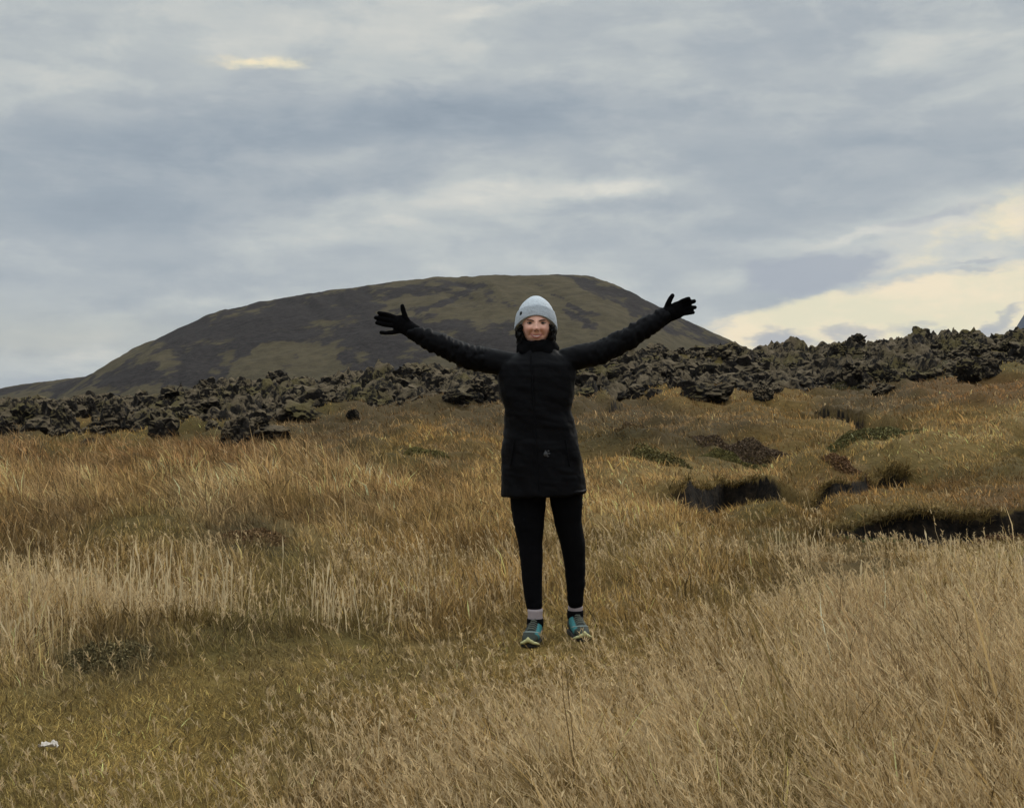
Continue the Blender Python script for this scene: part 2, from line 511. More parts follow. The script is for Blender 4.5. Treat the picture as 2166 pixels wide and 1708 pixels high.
# ---- what grows where: picture position -> height, density, colour, lean to the left, share of tall stems
CL = {'pale': (.54, .375, .178), 'tan': (.40, .268, .110), 'pink': (.41, .272, .135), 'ochre': (.30, .187, .066), 'olive': (.20, .146, .050),
      'turf': (.335, .230, .074), 'green': (.12, .115, .04), 'lime': (.24, .205, .065), 'rust': (.24, .14, .06), 'brown': (.16, .11, .055), 'dark': (.10, .08, .035)}
ZN = [  # px, py, height, density, colour, lean, stems
    (0, 925, .10, .8, 'brown', .3, 0), (150, 930, .10, .8, 'olive', .3, 0), (300, 920, .10, .8, 'olive', .3, 0), (450, 930, .10, .8, 'brown', .3, 0),
    (600, 930, .10, .8, 'brown', .3, 0), (800, 895, .10, .8, 'brown', .3, 0), (900, 925, .10, .9, 'ochre', .3, 0), (1000, 890, .08, .8, 'brown', .3, 0),
    (700, 910, .10, .8, 'brown', .3, 0), (230, 890, .10, .8, 'ochre', .3, 0), (400, 900, .10, .8, 'olive', .3, 0),
    (0, 968, .26, 1, 'rust', .5, 0), (200, 966, .24, 1, 'rust', .5, 0), (400, 958, .22, 1, 'rust', .5, 0), (520, 958, .2, 1, 'rust', .5, 0), (620, 975, .30, 1.1, 'pale', .6, .1),
    (740, 955, .15, .9, 'brown', .4, 0), (840, 962, .12, .9, 'olive', .4, 0), (950, 965, .12, .9, 'brown', .4, 0), (1020, 955, .12, .9, 'ochre', .4, 0),
    (0, 1010, .34, 1.2, 'pale', .6, 0), (200, 1012, .34, 1.2, 'pale', .6, 0), (400, 1012, .32, 1.2, 'pale', .6, 0), (600, 1020, .30, 1.2, 'pale', .6, 0),
    (760, 1012, .28, 1.2, 'pale', .6, 0), (900, 1010, .22, 1, 'tan', .5, 0), (1010, 1015, .16, 1, 'tan', .4, 0),
    (0, 1060, .26, 1, 'tan', .5, 0), (130, 1065, .26, 1.1, 'pale', .6, 0), (270, 1060, .26, 1.1, 'tan', .6, 0), (450, 1055, .28, 1.1, 'pale', .6, 0), (620, 1070, .25, 1, 'tan', .6, 0), (760, 1060, .25, 1, 'pale', .5, 0),
    (900, 1085, .2, 1, 'tan', .4, 0), (1010, 1070, .2, 1, 'tan', .4, 0),
    (0, 1120, .22, 1, 'tan', .4, 0), (80, 1150, .18, 1, 'ochre', .3, 0), (200, 1130, .10, 1, 'olive', .3, 0), (350, 1130, .09, 1, 'olive', .3, 0), (500, 1112, .14, 1, 'brown', .6, 0), (540, 1140, .1, .8, 'dark', .4, 0),
    (700, 1125, .2, 1, 'tan', .4, 0), (830, 1150, .2, 1, 'ochre', .3, 0), (980, 1150, .2, 1, 'ochre', .3, 0), (950, 1110, .2, 1, 'tan', .3, 0),
    (40, 1205, .14, 1, 'olive', .2, 0), (180, 1195, .16, 1, 'ochre', .2, .1), (330, 1200, .2, 1, 'tan', .1, .2), (460, 1210, .2, 1, 'tan', .1, .2), (620, 1200, .12, 1, 'olive', .2, 0), (640, 1250, .10, 1, 'olive', .2, 0),
    (760, 1210, .16, 1, 'ochre', .2, .1), (900, 1210, .2, 1, 'ochre', .2, .1), (1010, 1220, .2, 1, 'ochre', .2, .1),
    (20, 1300, .3, 1.1, 'tan', .1, .3), (120, 1300, .24, 1, 'tan', .1, .3), (230, 1290, .18, 1, 'ochre', .1, .2), (350, 1290, .16, 1, 'ochre', .1, .2), (460, 1280, .16, 1, 'ochre', .1, .2),
    (560, 1310, .14, 1, 'olive', .2, .1), (700, 1290, .18, 1, 'ochre', .1, .2), (830, 1290, .18, 1, 'ochre', .1, .2), (960, 1280, .2, 1, 'ochre', .2, .1), (1060, 1260, .2, 1, 'ochre', .2, .1),
    (20, 1365, .34, 1.2, 'pale', .15, .3), (110, 1375, .28, 1.2, 'pale', .15, .3), (190, 1360, .22, 1, 'tan', .1, .2), (170, 1415, .08, .9, 'dark', .2, 0), (240, 1400, .09, .9, 'dark', .2, 0), (310, 1385, .09, .9, 'brown', .2, 0),
    (400, 1360, .10, 1, 'olive', .2, .05), (500, 1352, .09, 1, 'green', .2, 0), (600, 1352, .09, 1, 'green', .2, 0), (700, 1342, .10, 1, 'olive', .2, .05), (800, 1340, .10, 1, 'green', .2, .05), (900, 1330, .12, 1, 'ochre', .2, .1), (1000, 1330, .08, 1, 'ochre', .2, 0),
    (40, 1440, .09, 1, 'olive', .3, 0), (200, 1460, .04, 1, 'turf', .5, 0), (400, 1420, .04, 1, 'turf', .5, 0), (600, 1395, .045, 1, 'tan', .6, 0), (750, 1395, .045, 1, 'turf', .6, 0), (900, 1380, .045, 1, 'tan', .6, 0), (1050, 1375, .04, 1, 'turf', .5, 0), (1180, 1370, .04, 1, 'turf', .5, 0), (1320, 1350, .05, 1, 'turf', .5, 0),
    (40, 1530, .04, 1, 'turf', .5, 0), (250, 1530, .04, 1, 'turf', .5, 0), (450, 1500, .045, 1, 'turf', .5, 0), (650, 1480, .045, 1, 'turf', .5, 0), (850, 1450, .05, 1, 'turf', .4, 0), (1000, 1420, .06, 1, 'turf', .4, .1),
    (40, 1620, .045, 1, 'olive', .5, .02), (200, 1600, .045, 1, 'turf', .5, .02), (400, 1580, .05, 1, 'turf', .5, .05), (600, 1560, .06, 1, 'turf', .4, .08), (750, 1530, .08, 1, 'ochre', .3, .15),
    (40, 1700, .09, 1, 'olive', .3, .1), (200, 1680, .10, 1, 'ochre', .3, .15), (400, 1660, .15, 1, 'ochre', .3, .2), (550, 1640, .18, 1, 'tan', .35, .25), (650, 1640, .17, .9, 'brown', .3, .2), (780, 1610, .18, 1, 'tan', .35, .3), (650, 1700, .22, 1, 'tan', .35, .3), (300, 1760, .18, 1, 'tan', .3, .2), (50, 1780, .15, 1, 'ochre', .3, .2),
    (880, 1540, .13, 1, 'ochre', .3, .25), (1000, 1480, .14, 1, 'tan', .3, .25), (1150, 1440, .13, 1, 'ochre', .3, .2), (1300, 1410, .12, 1, 'tan', .3, .2), (1000, 1580, .2, 1, 'tan', .35, .3), (1200, 1520, .18, 1, 'tan', .35, .3), (1000, 1680, .24, 1, 'tan', .35, .3), (1250, 1640, .25, 1, 'tan', .4, .3), (1450, 1680, .27, 1, 'tan', .4, .3), (1420, 1480, .2, 1, 'tan', .35, .3), (1380, 1560, .2, 1, 'ochre', .35, .3),
    (1320, 1250, .13, 1, 'ochre', .25, .1), (1400, 1300, .13, 1, 'ochre', .25, .1), (1310, 1180, .15, 1, 'olive', .25, .1), (1330, 1110, .18, 1, 'tan', .35, .1), (1500, 1240, .14, 1, 'ochre', .25, .1), (1450, 1170, .18, 1, 'tan', .35, .05),
    (1560, 1275, .06, .9, 'olive', .3, .05), (1660, 1250, .05, .7, 'brown', .3, .05), (1760, 1212, .05, .7, 'brown', .3, .05), (1860, 1210, .06, .8, 'brown', .3, .05), (1600, 1210, .14, 1, 'ochre', .3, .1), (1640, 1160, .12, 1, 'olive', .3, .1), (1720, 1180, .14, 1, 'ochre', .2, .25),
    (1480, 1340, .12, 1, 'ochre', .3, .15), (1640, 1320, .2, 1, 'tan', .35, .2), (1800, 1280, .22, 1.1, 'pale', .35, .2), (1960, 1230, .2, 1, 'tan', .2, .25), (2100, 1210, .22, 1, 'tan', .2, .25), (2150, 1150, .10, 1, 'lime', .3, .05), (2020, 1158, .09, 1, 'lime', .3, .05), (1930, 1175, .12, 1, 'ochre', .3, .15),
    (2120, 1300, .3, 1, 'tan', .25, .3), (1960, 1320, .26, 1, 'tan', .3, .3), (1880, 1420, .30, 1, 'pink', .45, .3), (2100, 1420, .32, 1, 'pink', .4, .3), (1700, 1430, .26, 1, 'tan', .4, .3), (1560, 1420, .2, 1, 'ochre', .35, .2), (1560, 1560, .26, 1, 'pink', .4, .3), (1900, 1580, .32, 1, 'pink', .45, .3), (2120, 1560, .34, 1, 'pink', .45, .3), (1700, 1560, .28, 1, 'tan', .4, .3), (1620, 1490, .22, 1, 'olive', .35, .2), (1700, 1690, .28, .9, 'olive', .4, .25), (1950, 1700, .32, 1, 'tan', .45, .3), (2150, 1690, .33, 1, 'tan', .45, .3), (2300, 1450, .33, 1, 'tan', .4, .3), (2350, 1650, .33, 1, 'tan', .4, .3),
    (1300, 1030, .15, 1, 'tan', .3, 0), (1300, 1070, .15, 1, 'tan', .35, 0), (1430, 1000, .12, 1, 'tan', .4, 0), (1600, 985, .12, 1, 'tan', .4, 0), (1750, 985, .10, 1, 'ochre', .4, 0), (1900, 965, .10, 1, 'tan', .4, 0), (2050, 960, .10, 1, 'tan', .4, 0), (2160, 985, .10, 1, 'olive', .4, 0), (1900, 990, .12, 1, 'olive', .3, 0), (2060, 1000, .12, 1, 'olive', .3, 0),
    (1300, 800, .08, .9, 'olive', .3, 0), (1250, 765, .08, .9, 'lime', .3, 0), (1400, 770, .08, .9, 'olive', .3, 0), (1500, 750, .08, .9, 'olive', .3, 0), (1450, 810, .08, .9, 'ochre', .3, 0), (1650, 780, .08, .9, 'dark', .3, 0), (1900, 770, .08, .9, 'dark', .3, 0), (2130, 770, .08, .9, 'olive', .3, 0), (1000, 830, .08, .9, 'brown', .3, 0), (800, 840, .08, .9, 'brown', .3, 0), (600, 850, .08, .9, 'olive', .3, 0), (100, 870, .08, .9, 'dark', .3, 0),
    (2060, 1045, .09, 1, 'rust', .3, 0), (2160, 1040, .09, 1, 'rust', .3, 0), (1930, 1050, .09, 1, 'ochre', .4, 0), (1820, 1060, .09, 1, 'ochre', .4, 0), (1740, 1085, .10, 1, 'ochre', .3, 0), (1600, 1110, .10, 1, 'olive', .3, 0), (1480, 1090, .13, 1, 'ochre', .3, 0), (1800, 1010, .1, .9, 'rust', .3, 0), (1400, 1110, .15, 1, 'ochre', .3, 0), (1380, 1065, .15, 1, 'tan', .4, 0),
    (1870, 1110, .08, .9, 'green', .2, 0), (2000, 1105, .08, .9, 'brown', .2, 0), (1950, 1080, .08, .9, 'ochre', .3, 0),
    (1250, 890, .08, .8, 'brown', .3, 0), (1400, 880, .08, .8, 'brown', .3, 0), (1550, 880, .08, .8, 'brown', .3, 0), (1500, 860, .08, .8, 'ochre', .3, 0), (1650, 855, .08, .8, 'ochre', .3, 0), (1800, 850, .08, .8, 'brown', .3, 0), (1900, 850, .08, .8, 'brown', .3, 0), (2050, 835, .08, .8, 'rust', .3, 0), (2150, 825, .08, .8, 'rust', .3, 0), (2000, 880, .1, .9, 'ochre', .3, 0), (1850, 915, .1, 1, 'tan', .4, 0), (2000, 915, .1, 1, 'tan', .4, 0), (2140, 900, .1, 1, 'tan', .4, 0), (1720, 935, .1, 1, 'ochre', .4, 0), (1600, 925, .09, .9, 'ochre', .3, 0), (1480, 920, .09, .9, 'brown', .3, 0), (1300, 930, .09, .9, 'dark', .3, 0), (1300, 960, .1, 1, 'ochre', .3, 0), (1560, 955, .09, .9, 'dark', .3, 0), (1720, 960, .1, .9, 'olive', .3, 0), (1850, 945, .1, .9, 'olive', .3, 0),
]
for _i, _z in enumerate(ZN):          # the sward stays low along the near edge of the trodden strip
    if 1400 < _z[1] < 1640 and 700 < _z[0] < 1460:
        ZN[_i] = (_z[0], _z[1], _z[2] * .42, *_z[3:])
    if 1640 < _z[0] and 1205 <= _z[1] <= 1330:
        ZN[_i] = (_z[0], _z[1], _z[2] * .58, *_z[3:])
    if _z[1] >= 1560 and _z[0] < 1060:
        _k = .42 if _z[0] < 700 else .6
        ZN[_i] = (_z[0], _z[1], _z[2] * _k, _z[3], 'turf' if _z[0] < 620 and _z[4] in ('tan', 'ochre') else _z[4], _z[5], _z[6] * (.45 if _z[0] < 700 else .8))
ZA = np.array([(a, b, h, dn, *CL[c], ln, s) for a, b, h, dn, c, ln, s in ZN], float)
ZSY = 14 + np.maximum(ZA[:, 1] - HY, -30) * 0.085
ZSX = 62.0 + (ZA[:, 1] - HY) * 0.03


def zone(x, y, z):
    """height, density, rgb, lean, stems for ground points (gaussian blend of the table above)"""
    px, py = project(x, y, z)
    px = px + 46 * fbm(x * .9, y * .6, oct=3, seed=101)
    py = py + (8 + 0.06 * (py - HY)) * fbm(x * .9, y * .6, oct=3, seed=111)
    px = np.clip(px, -120, 2300)
    py = np.clip(py, 736, 1760)
    fx = np.clip((px + 128) / 8.0, 0, ZMAP.shape[1] - 1.001)
    fy = np.clip((py - 732) / 4.0, 0, ZMAP.shape[0] - 1.001)
    i, j = fy.astype(int), fx.astype(int)
    a, b = (fy - i)[:, None], (fx - j)[:, None]
    return ZMAP[i, j] * (1 - a) * (1 - b) + ZMAP[i + 1, j] * a * (1 - b) + ZMAP[i, j + 1] * (1 - a) * b + ZMAP[i + 1, j + 1] * a * b


def zone_map():
    gx, gy = np.meshgrid(np.arange(-128, 2312, 8.0), np.arange(732, 1772, 4.0))
    sh = gx.shape
    px, py = gx.ravel(), gy.ravel()
    out = np.empty((len(px), 7))
    for i in range(0, len(px), 20000):
        q = ((px[i:i + 20000, None] - ZA[None, :, 0]) / ZSX) ** 2 + ((py[i:i + 20000, None] - ZA[None, :, 1]) / ZSY) ** 2
        q -= q.min(1, keepdims=True)
        w = np.exp(-q * 0.9)
        w /= w.sum(1, keepdims=True)
        out[i:i + 20000] = w @ ZA[:, 2:]
    return out.reshape(*sh, 7)


ZMAP = zone_map()


def build_ground():
    th = np.concatenate([np.linspace(-math.pi, -0.46, 60)[:-1], np.linspace(-0.46, 0.46, 640), np.linspace(0.46, math.pi, 60)[1:-1]])
    r = np.concatenate([np.geomspace(0.3, 3.2, 12)[:-1], np.geomspace(3.2, 9, 150)[:-1], np.geomspace(9, 26, 260)[:-1], np.geomspace(26, 90, 190)[:-1], np.geomspace(90, 6400, 40)])
    T, RR = np.meshgrid(th, r)
    x, y = (RR * np.sin(T)).ravel(), (RR * np.cos(T)).ravel()
    z, soil = terrain(x, y)
    zn = zone(x, y, z)
    c = zn[:, 2:5] * np.array([.40, .40, .36]) * (1 + .15 * sm(.09, .05, zn[:, 0]))[:, None]
    far = sm(80, 140, np.hypot(x, y))[:, None]
    c = c * (1 - far) + np.array([.07, .06, .035]) * far
    nr, nc = len(r), len(th)
    f = grid_faces(nr, nc, wrap=True)
    V = np.stack([x, y, z], 1)
    V = np.vstack([V, [[0, 0, 0]]])
    k = np.arange(nc)
    cap = np.stack([np.full(nc, len(V) - 1), k, (k + 1) % nc], 1)[:, ::-1]
    c = np.vstack([c, c[:1]])
    soil = np.append(soil, 0)
    m, N, b, out = new_mat('turf_and_soil')
    tc = N.n('ShaderNodeTexCoord').outputs['Object']
    col = N.n('ShaderNodeAttribute', attribute_name='Col').outputs['Color']
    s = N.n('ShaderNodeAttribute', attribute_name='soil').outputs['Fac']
    n1 = N.noise(tc, 9.0, 6.0, 0.65)[0]
    n2 = N.noise(tc, 1.3, 4.0, 0.6)[0]
    k = N.m('ADD', N.m('MULTIPLY_ADD', n1, 1.1, 0.25), N.m('MULTIPLY_ADD', n2, 0.6, -0.2))
    col = N.mix(1.0, col, N.vec(k, k, N.m('MULTIPLY', k, 0.95)), 'MULTIPLY')
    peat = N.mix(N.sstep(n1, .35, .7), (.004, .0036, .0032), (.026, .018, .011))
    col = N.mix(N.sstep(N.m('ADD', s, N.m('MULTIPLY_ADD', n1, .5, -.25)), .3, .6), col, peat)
    N.put(b.inputs['Base Color'], col)
    b.inputs['Roughness'].default_value = 0.95
    b.inputs['Specular IOR Level'].default_value = 0.1
    bump(N, b, n1, 0.9, 0.06)
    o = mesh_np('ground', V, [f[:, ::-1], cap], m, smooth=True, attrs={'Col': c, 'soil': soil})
    tag(o, kind='structure')


build_ground()


# ------------------------------------------------------------------ hill and far mountain
def build_hill():
    Yc = 700.0
    crest = [(-900, 905), (-500, 868), (-200, 842), (0, 822), (60, 812), (130, 802), (190, 795), (240, 784), (270, 768), (300, 748), (350, 717), (400, 691), (455, 668), (500, 652), (560, 638), (640, 626), (700, 617),
             (760, 609), (840, 598), (900, 591), (935, 585), (960, 588), (1000, 588), (1033, 583), (1100, 584), (1160, 582), (1225, 583), (1255, 588), (1290, 600), (1340, 624), (1400, 655), (1450, 679),
             (1500, 703), (1545, 722), (1600, 748), (1680, 776), (1800, 806), (2000, 842), (2300, 880)]
    cx = np.array([P(a, b, Yc)[0] for a, b in crest])
    cz = np.array([P(a, b, Yc)[2] for a, b in crest])
    X = np.linspace(cx[0], cx[-1], 640)
    T = np.concatenate([np.linspace(-1.25, 0, 170)[:-1], np.linspace(0, 1.25, 40)])
    C = np.interp(X, cx, cz)
    k = np.exp(-0.5 * (np.arange(-6, 7) / 1.6) ** 2)
    C = np.convolve(np.pad(C, 6, mode='edge'), k / k.sum(), 'valid')
    base = -14.0
    H = np.maximum(C - base, 0.5)
    depth = 34 + 165 * (H / H.max()) ** 0.8
    XX, TT = np.meshgrid(X, T)
    YY = Yc + TT * depth[None, :] * 1.15
    prof = np.cos(np.clip(np.abs(TT), 0, 1.25) / 1.25 * math.pi / 2) ** 1.15
    prof = np.where(TT < 0, np.clip(1 - (np.abs(TT) / 1.25) ** 1.55, 0, 1), prof)
    ZZ = base + H[None, :] * prof
    x, y, z = XX.ravel(), YY.ravel(), ZZ.ravel()
    amp = np.clip(prof.ravel(), 0, 1)
    side = sm(0.0, 0.25, np.abs(TT).ravel())
    # gullies that run down the flank, and lumps
    z = z + side * (2.4 * fbm(x / 36, y / 46, oct=5, seed=201, gain=.55) - 4.2 * np.abs(fbm(x / 19 + 0.012 * (y - Yc), y / 150, oct=3, seed=211)) * amp)
    z = z + (1 - side) * 1.1 * fbm(x / 8, y / 8, oct=4, seed=221, gain=.6)
    px, py = project(x, y, z)
    wpx = px + 26 * fbm(x / 12, z / 7, oct=4, seed=231)
    wpy = py + 16 * fbm(x / 12, z / 7, oct=4, seed=241)
    scree = np.full(len(x), -0.30)
    for bx, by, rx, ry, rot, a in [
            (300, 760, 90, 26, 35, .7), (420, 705, 130, 34, 28, .9), (560, 672, 140, 38, 18, 1.0), (700, 650, 95, 34, 12, .8), (420, 778, 62, 34, 20, .95), (540, 720, 90, 26, 30, .6), (640, 700, 60, 40, 60, .55),
            (130, 812, 260, 18, 6, .7), (760, 770, 42, 60, 70, .85), (800, 715, 90, 40, -10, .75), (940, 712, 120, 32, 0, .85), (1050, 720, 60, 40, 0, .7), (870, 760, 80, 22, 20, .4), (600, 790, 30, 22, 40, .5), (740, 800, 40, 22, 0, .4),
            (880, 620, 80, 7, 12, .6), (940, 640, 90, 6, 25, .55), (1010, 612, 60, 8, -20, .5), (760, 655, 40, 22, 0, .4), (1250, 612, 60, 10, -25, .6), (1310, 628, 80, 16, -26, 1.0), (1400, 668, 70, 16, -27, .95), (1220, 665, 60, 7, -28, .55),
            (1450, 700, 70, 14, -26, .8), (1210, 640, 50, 6, -28, .6), (1140, 612, 70, 6, -8, .35), (1130, 690, 30, 10, -10, .3), (1500, 716, 40, 8, -26, .6), (500, 610, 900, 9, 14, .15)]:
        c, s = math.cos(R(rot)), math.sin(R(rot))
        dx, dy = wpx - bx, -(wpy - by)
        q = ((dx * c + dy * s) / rx) ** 2 + ((-dx * s + dy * c) / ry) ** 2
        scree = scree + a * np.exp(-q)
    scree = np.clip(scree, -.24, .26)
    scree = scree + 0.55 * fbm(x / 6, z / 3.0, oct=5, seed=251, gain=.65) + .46 * fbm(x / 28 + z / 40, z / 11, oct=3, seed=261)
    m, N, b, out = new_mat('hill_moss_and_scree')
    tc = N.n('ShaderNodeTexCoord').outputs['Object']
    s = N.n('ShaderNodeAttribute', attribute_name='scree').outputs['Fac']
    n1 = N.noise(tc, 0.16, 7.0, 0.65)[0]
    n2 = N.noise(tc, 0.45, 6.0, 0.7)[0]
    f = N.sstep(N.m('ADD', s, N.m('MULTIPLY_ADD', n1, .9, -.45)), -.05, .14)
    moss = N.mix(N.sstep(n1, .3, .7), (.048, .039, .023), (.076, .061, .036))
    rock = N.mix(N.sstep(n2, .3, .7), (.017, .0145, .014), (.034, .029, .027))
    col = N.mix(f, moss, rock)
    k = N.m('MULTIPLY_ADD', n2, .35, .80)
    col = N.mix(1.0, col, N.vec(k, k, k), 'MULTIPLY')
    N.put(b.inputs['Base Color'], col)
    b.inputs['Roughness'].default_value = 1.0
    b.inputs['Specular IOR Level'].default_value = 0.05
    bump(N, b, N.m('ADD', n1, n2), 0.6, 1.2)
    o = mesh_np('hill', np.stack([x, y, z], 1), [grid_faces(len(T), len(X))], m, smooth=True, attrs={'scree': scree})
    tag(o, kind='structure')
    # the steep foot of a distant mountain at the right-hand edge
    Yf = 5200.0
    sil = [(2090, 735), (2118, 724), (2140, 711), (2152, 697), (2160, 682), (2166, 668), (2185, 610), (2230, 560), (2300, 520), (2420, 480), (2600, 500), (2800, 560), (3000, 640), (3200, 740)]
    sil = [(a + 12, b + 5) for a, b in sil]
    sx = np.array([P(a, b, Yf)[0] for a, b in sil])
    sz = np.array([P(a, b, Yf)[2] for a, b in sil])
    X = np.linspace(sx[0] - 20, sx[-1], 260)
    C = np.interp(X, sx, sz, left=sz[0] - 30) + 6 * fbm(X / 40, X * 0, oct=4, seed=281)
    T = np.linspace(-1, 1, 60)
    XX, TT = np.meshgrid(X, T)
    H = C[None, :] + 20
    ZZ = -70 + (H + 50) * (1 - np.abs(TT) ** 1.2)
    YY = Yf + TT * (300 + .9 * H)
    ZZ = ZZ - 25 * np.abs(fbm(XX / 90, YY / 220, oct=4, seed=291)) * (1 - np.abs(TT)) * np.abs(TT) * 3
    m2 = mat_plain('haze_tinted_rock', (.030, .043, .072), 1.0, 0.0, .35, .02)  # blue of distance haze is mixed into the rock colour
    o = mesh_np('mountain', np.stack([XX, YY, ZZ], -1).reshape(-1, 3), [grid_faces(60, 260)], m2, smooth=True)
    tag(o, kind='structure')


build_hill()


# ------------------------------------------------------------------ lava rocks
def make_lava_mat():
    m, N, b, out = new_mat('mossy_lava')
    tc = N.n('ShaderNodeTexCoord').outputs['Object']
    g = N.n('ShaderNodeNewGeometry')
    nz = N.xyz(g.outputs['Normal'])[2]
    pos = g.outputs['Position']
    n1 = N.noise(pos, 1.5, 6.0, .65)[0]
    n2 = N.noise(pos, 4.2, 8.0, .75)[0]
    rock = N.mix(N.sstep(n2, .3, .7), (.008, .007, .0062), (.034, .027, .021))
    moss = N.mix(N.sstep(n1, .35, .65), (.078, .058, .031), (.175, .133, .082))
    moss = N.mix(N.sstep(N.noise(pos, .35, 3.0)[0], .50, .62), moss, (.120, .094, .038))
    f = N.sstep(N.m('ADD', nz, N.m('ADD', N.m('MULTIPLY_ADD', n1, 2.4, -1.3), N.m('MULTIPLY_ADD', n2, 2.4, -1.2))), .20, .56)
    N.put(b.inputs['Base Color'], N.mix(f, rock, moss))
    b.inputs['Roughness'].default_value = .95
    b.inputs['Specular IOR Level'].default_value = .15
    bump(N, b, n2, 1.0, .25)
    return m


LAVA = make_lava_mat()


def ico(sub):
    bm = bmesh.new()
    bmesh.ops.create_icosphere(bm, subdivisions=sub, radius=1.0)
    V = np.array([v.co[:] for v in bm.verts])
    Fc = np.array([[v.index for v in f.verts] for f in bm.faces])
    bm.free()
    return V, Fc


ICO = {s: ico(s) for s in (2, 3, 4, 5)}


def craggy(sub, seed):
    """a broken lava block: chunks of different radius, clipped by planes, then roughened"""
    V, Fc = ICO[sub]
    g = np.random.default_rng(seed)
    o = g.uniform(0, 50, 3)
    W = V + .35 * np.stack([fbm(V[:, 0] * 2.2 + o[k], V[:, 1] * 2.2 + o[(k + 1) % 3], V[:, 2] * 2.2, oct=2, seed=seed + k) for k in range(3)], 1)
    c = g.normal(size=(16, 3))
    c /= np.linalg.norm(c, axis=1)[:, None]
    d = np.linalg.norm(W[:, None] - c[None], axis=2)
    ds = np.sort(d, 1)
    rad = g.uniform(.55, 1.12, 16)[d.argmin(1)]
    edge = np.clip((ds[:, 1] - ds[:, 0]) / .16, 0, 1)
    Q = V * (rad * (.72 + .28 * edge))[:, None]
    for _ in range(7):
        n = g.normal(size=3)
        n /= np.linalg.norm(n)
        s = Q @ n
        Q = Q - np.outer(np.maximum(s - g.uniform(.5, .8), 0) * .9, n)
    f = 3.4 if sub < 4 else 4.2
    r = np.abs(fbm(Q[:, 0] * f + o[1], Q[:, 1] * f + o[2], Q[:, 2] * f + o[0], oct=4 if sub > 3 else 2, seed=seed + 9, gain=.6))
    a = fbm(Q[:, 0] * 1.5 + o[0], Q[:, 1] * 1.5 + o[1], Q[:, 2] * 1.5 + o[2], oct=2, seed=seed)
    return Q * (1.12 + .35 * a - .45 * r)[:, None], Fc


def hit(px, py, y0=24.0, y1=76.0):
    """where the line of sight through a picture point meets the ground"""
    Y = np.linspace(y0, y1, 700)
    d = ray(px, py)
    X, Z = d[0] / d[1] * Y, CAMZ + d[2] / d[1] * Y
    z, _ = terrain(X, Y)
    ok = np.nonzero(z >= Z)[0]
    if len(ok):
        i = ok[0]
        return np.array([X[i], Y[i], z[i]])
    i = int(np.argmin(np.abs(Y - 61)))
    return np.array([X[i], Y[i], z[i]])


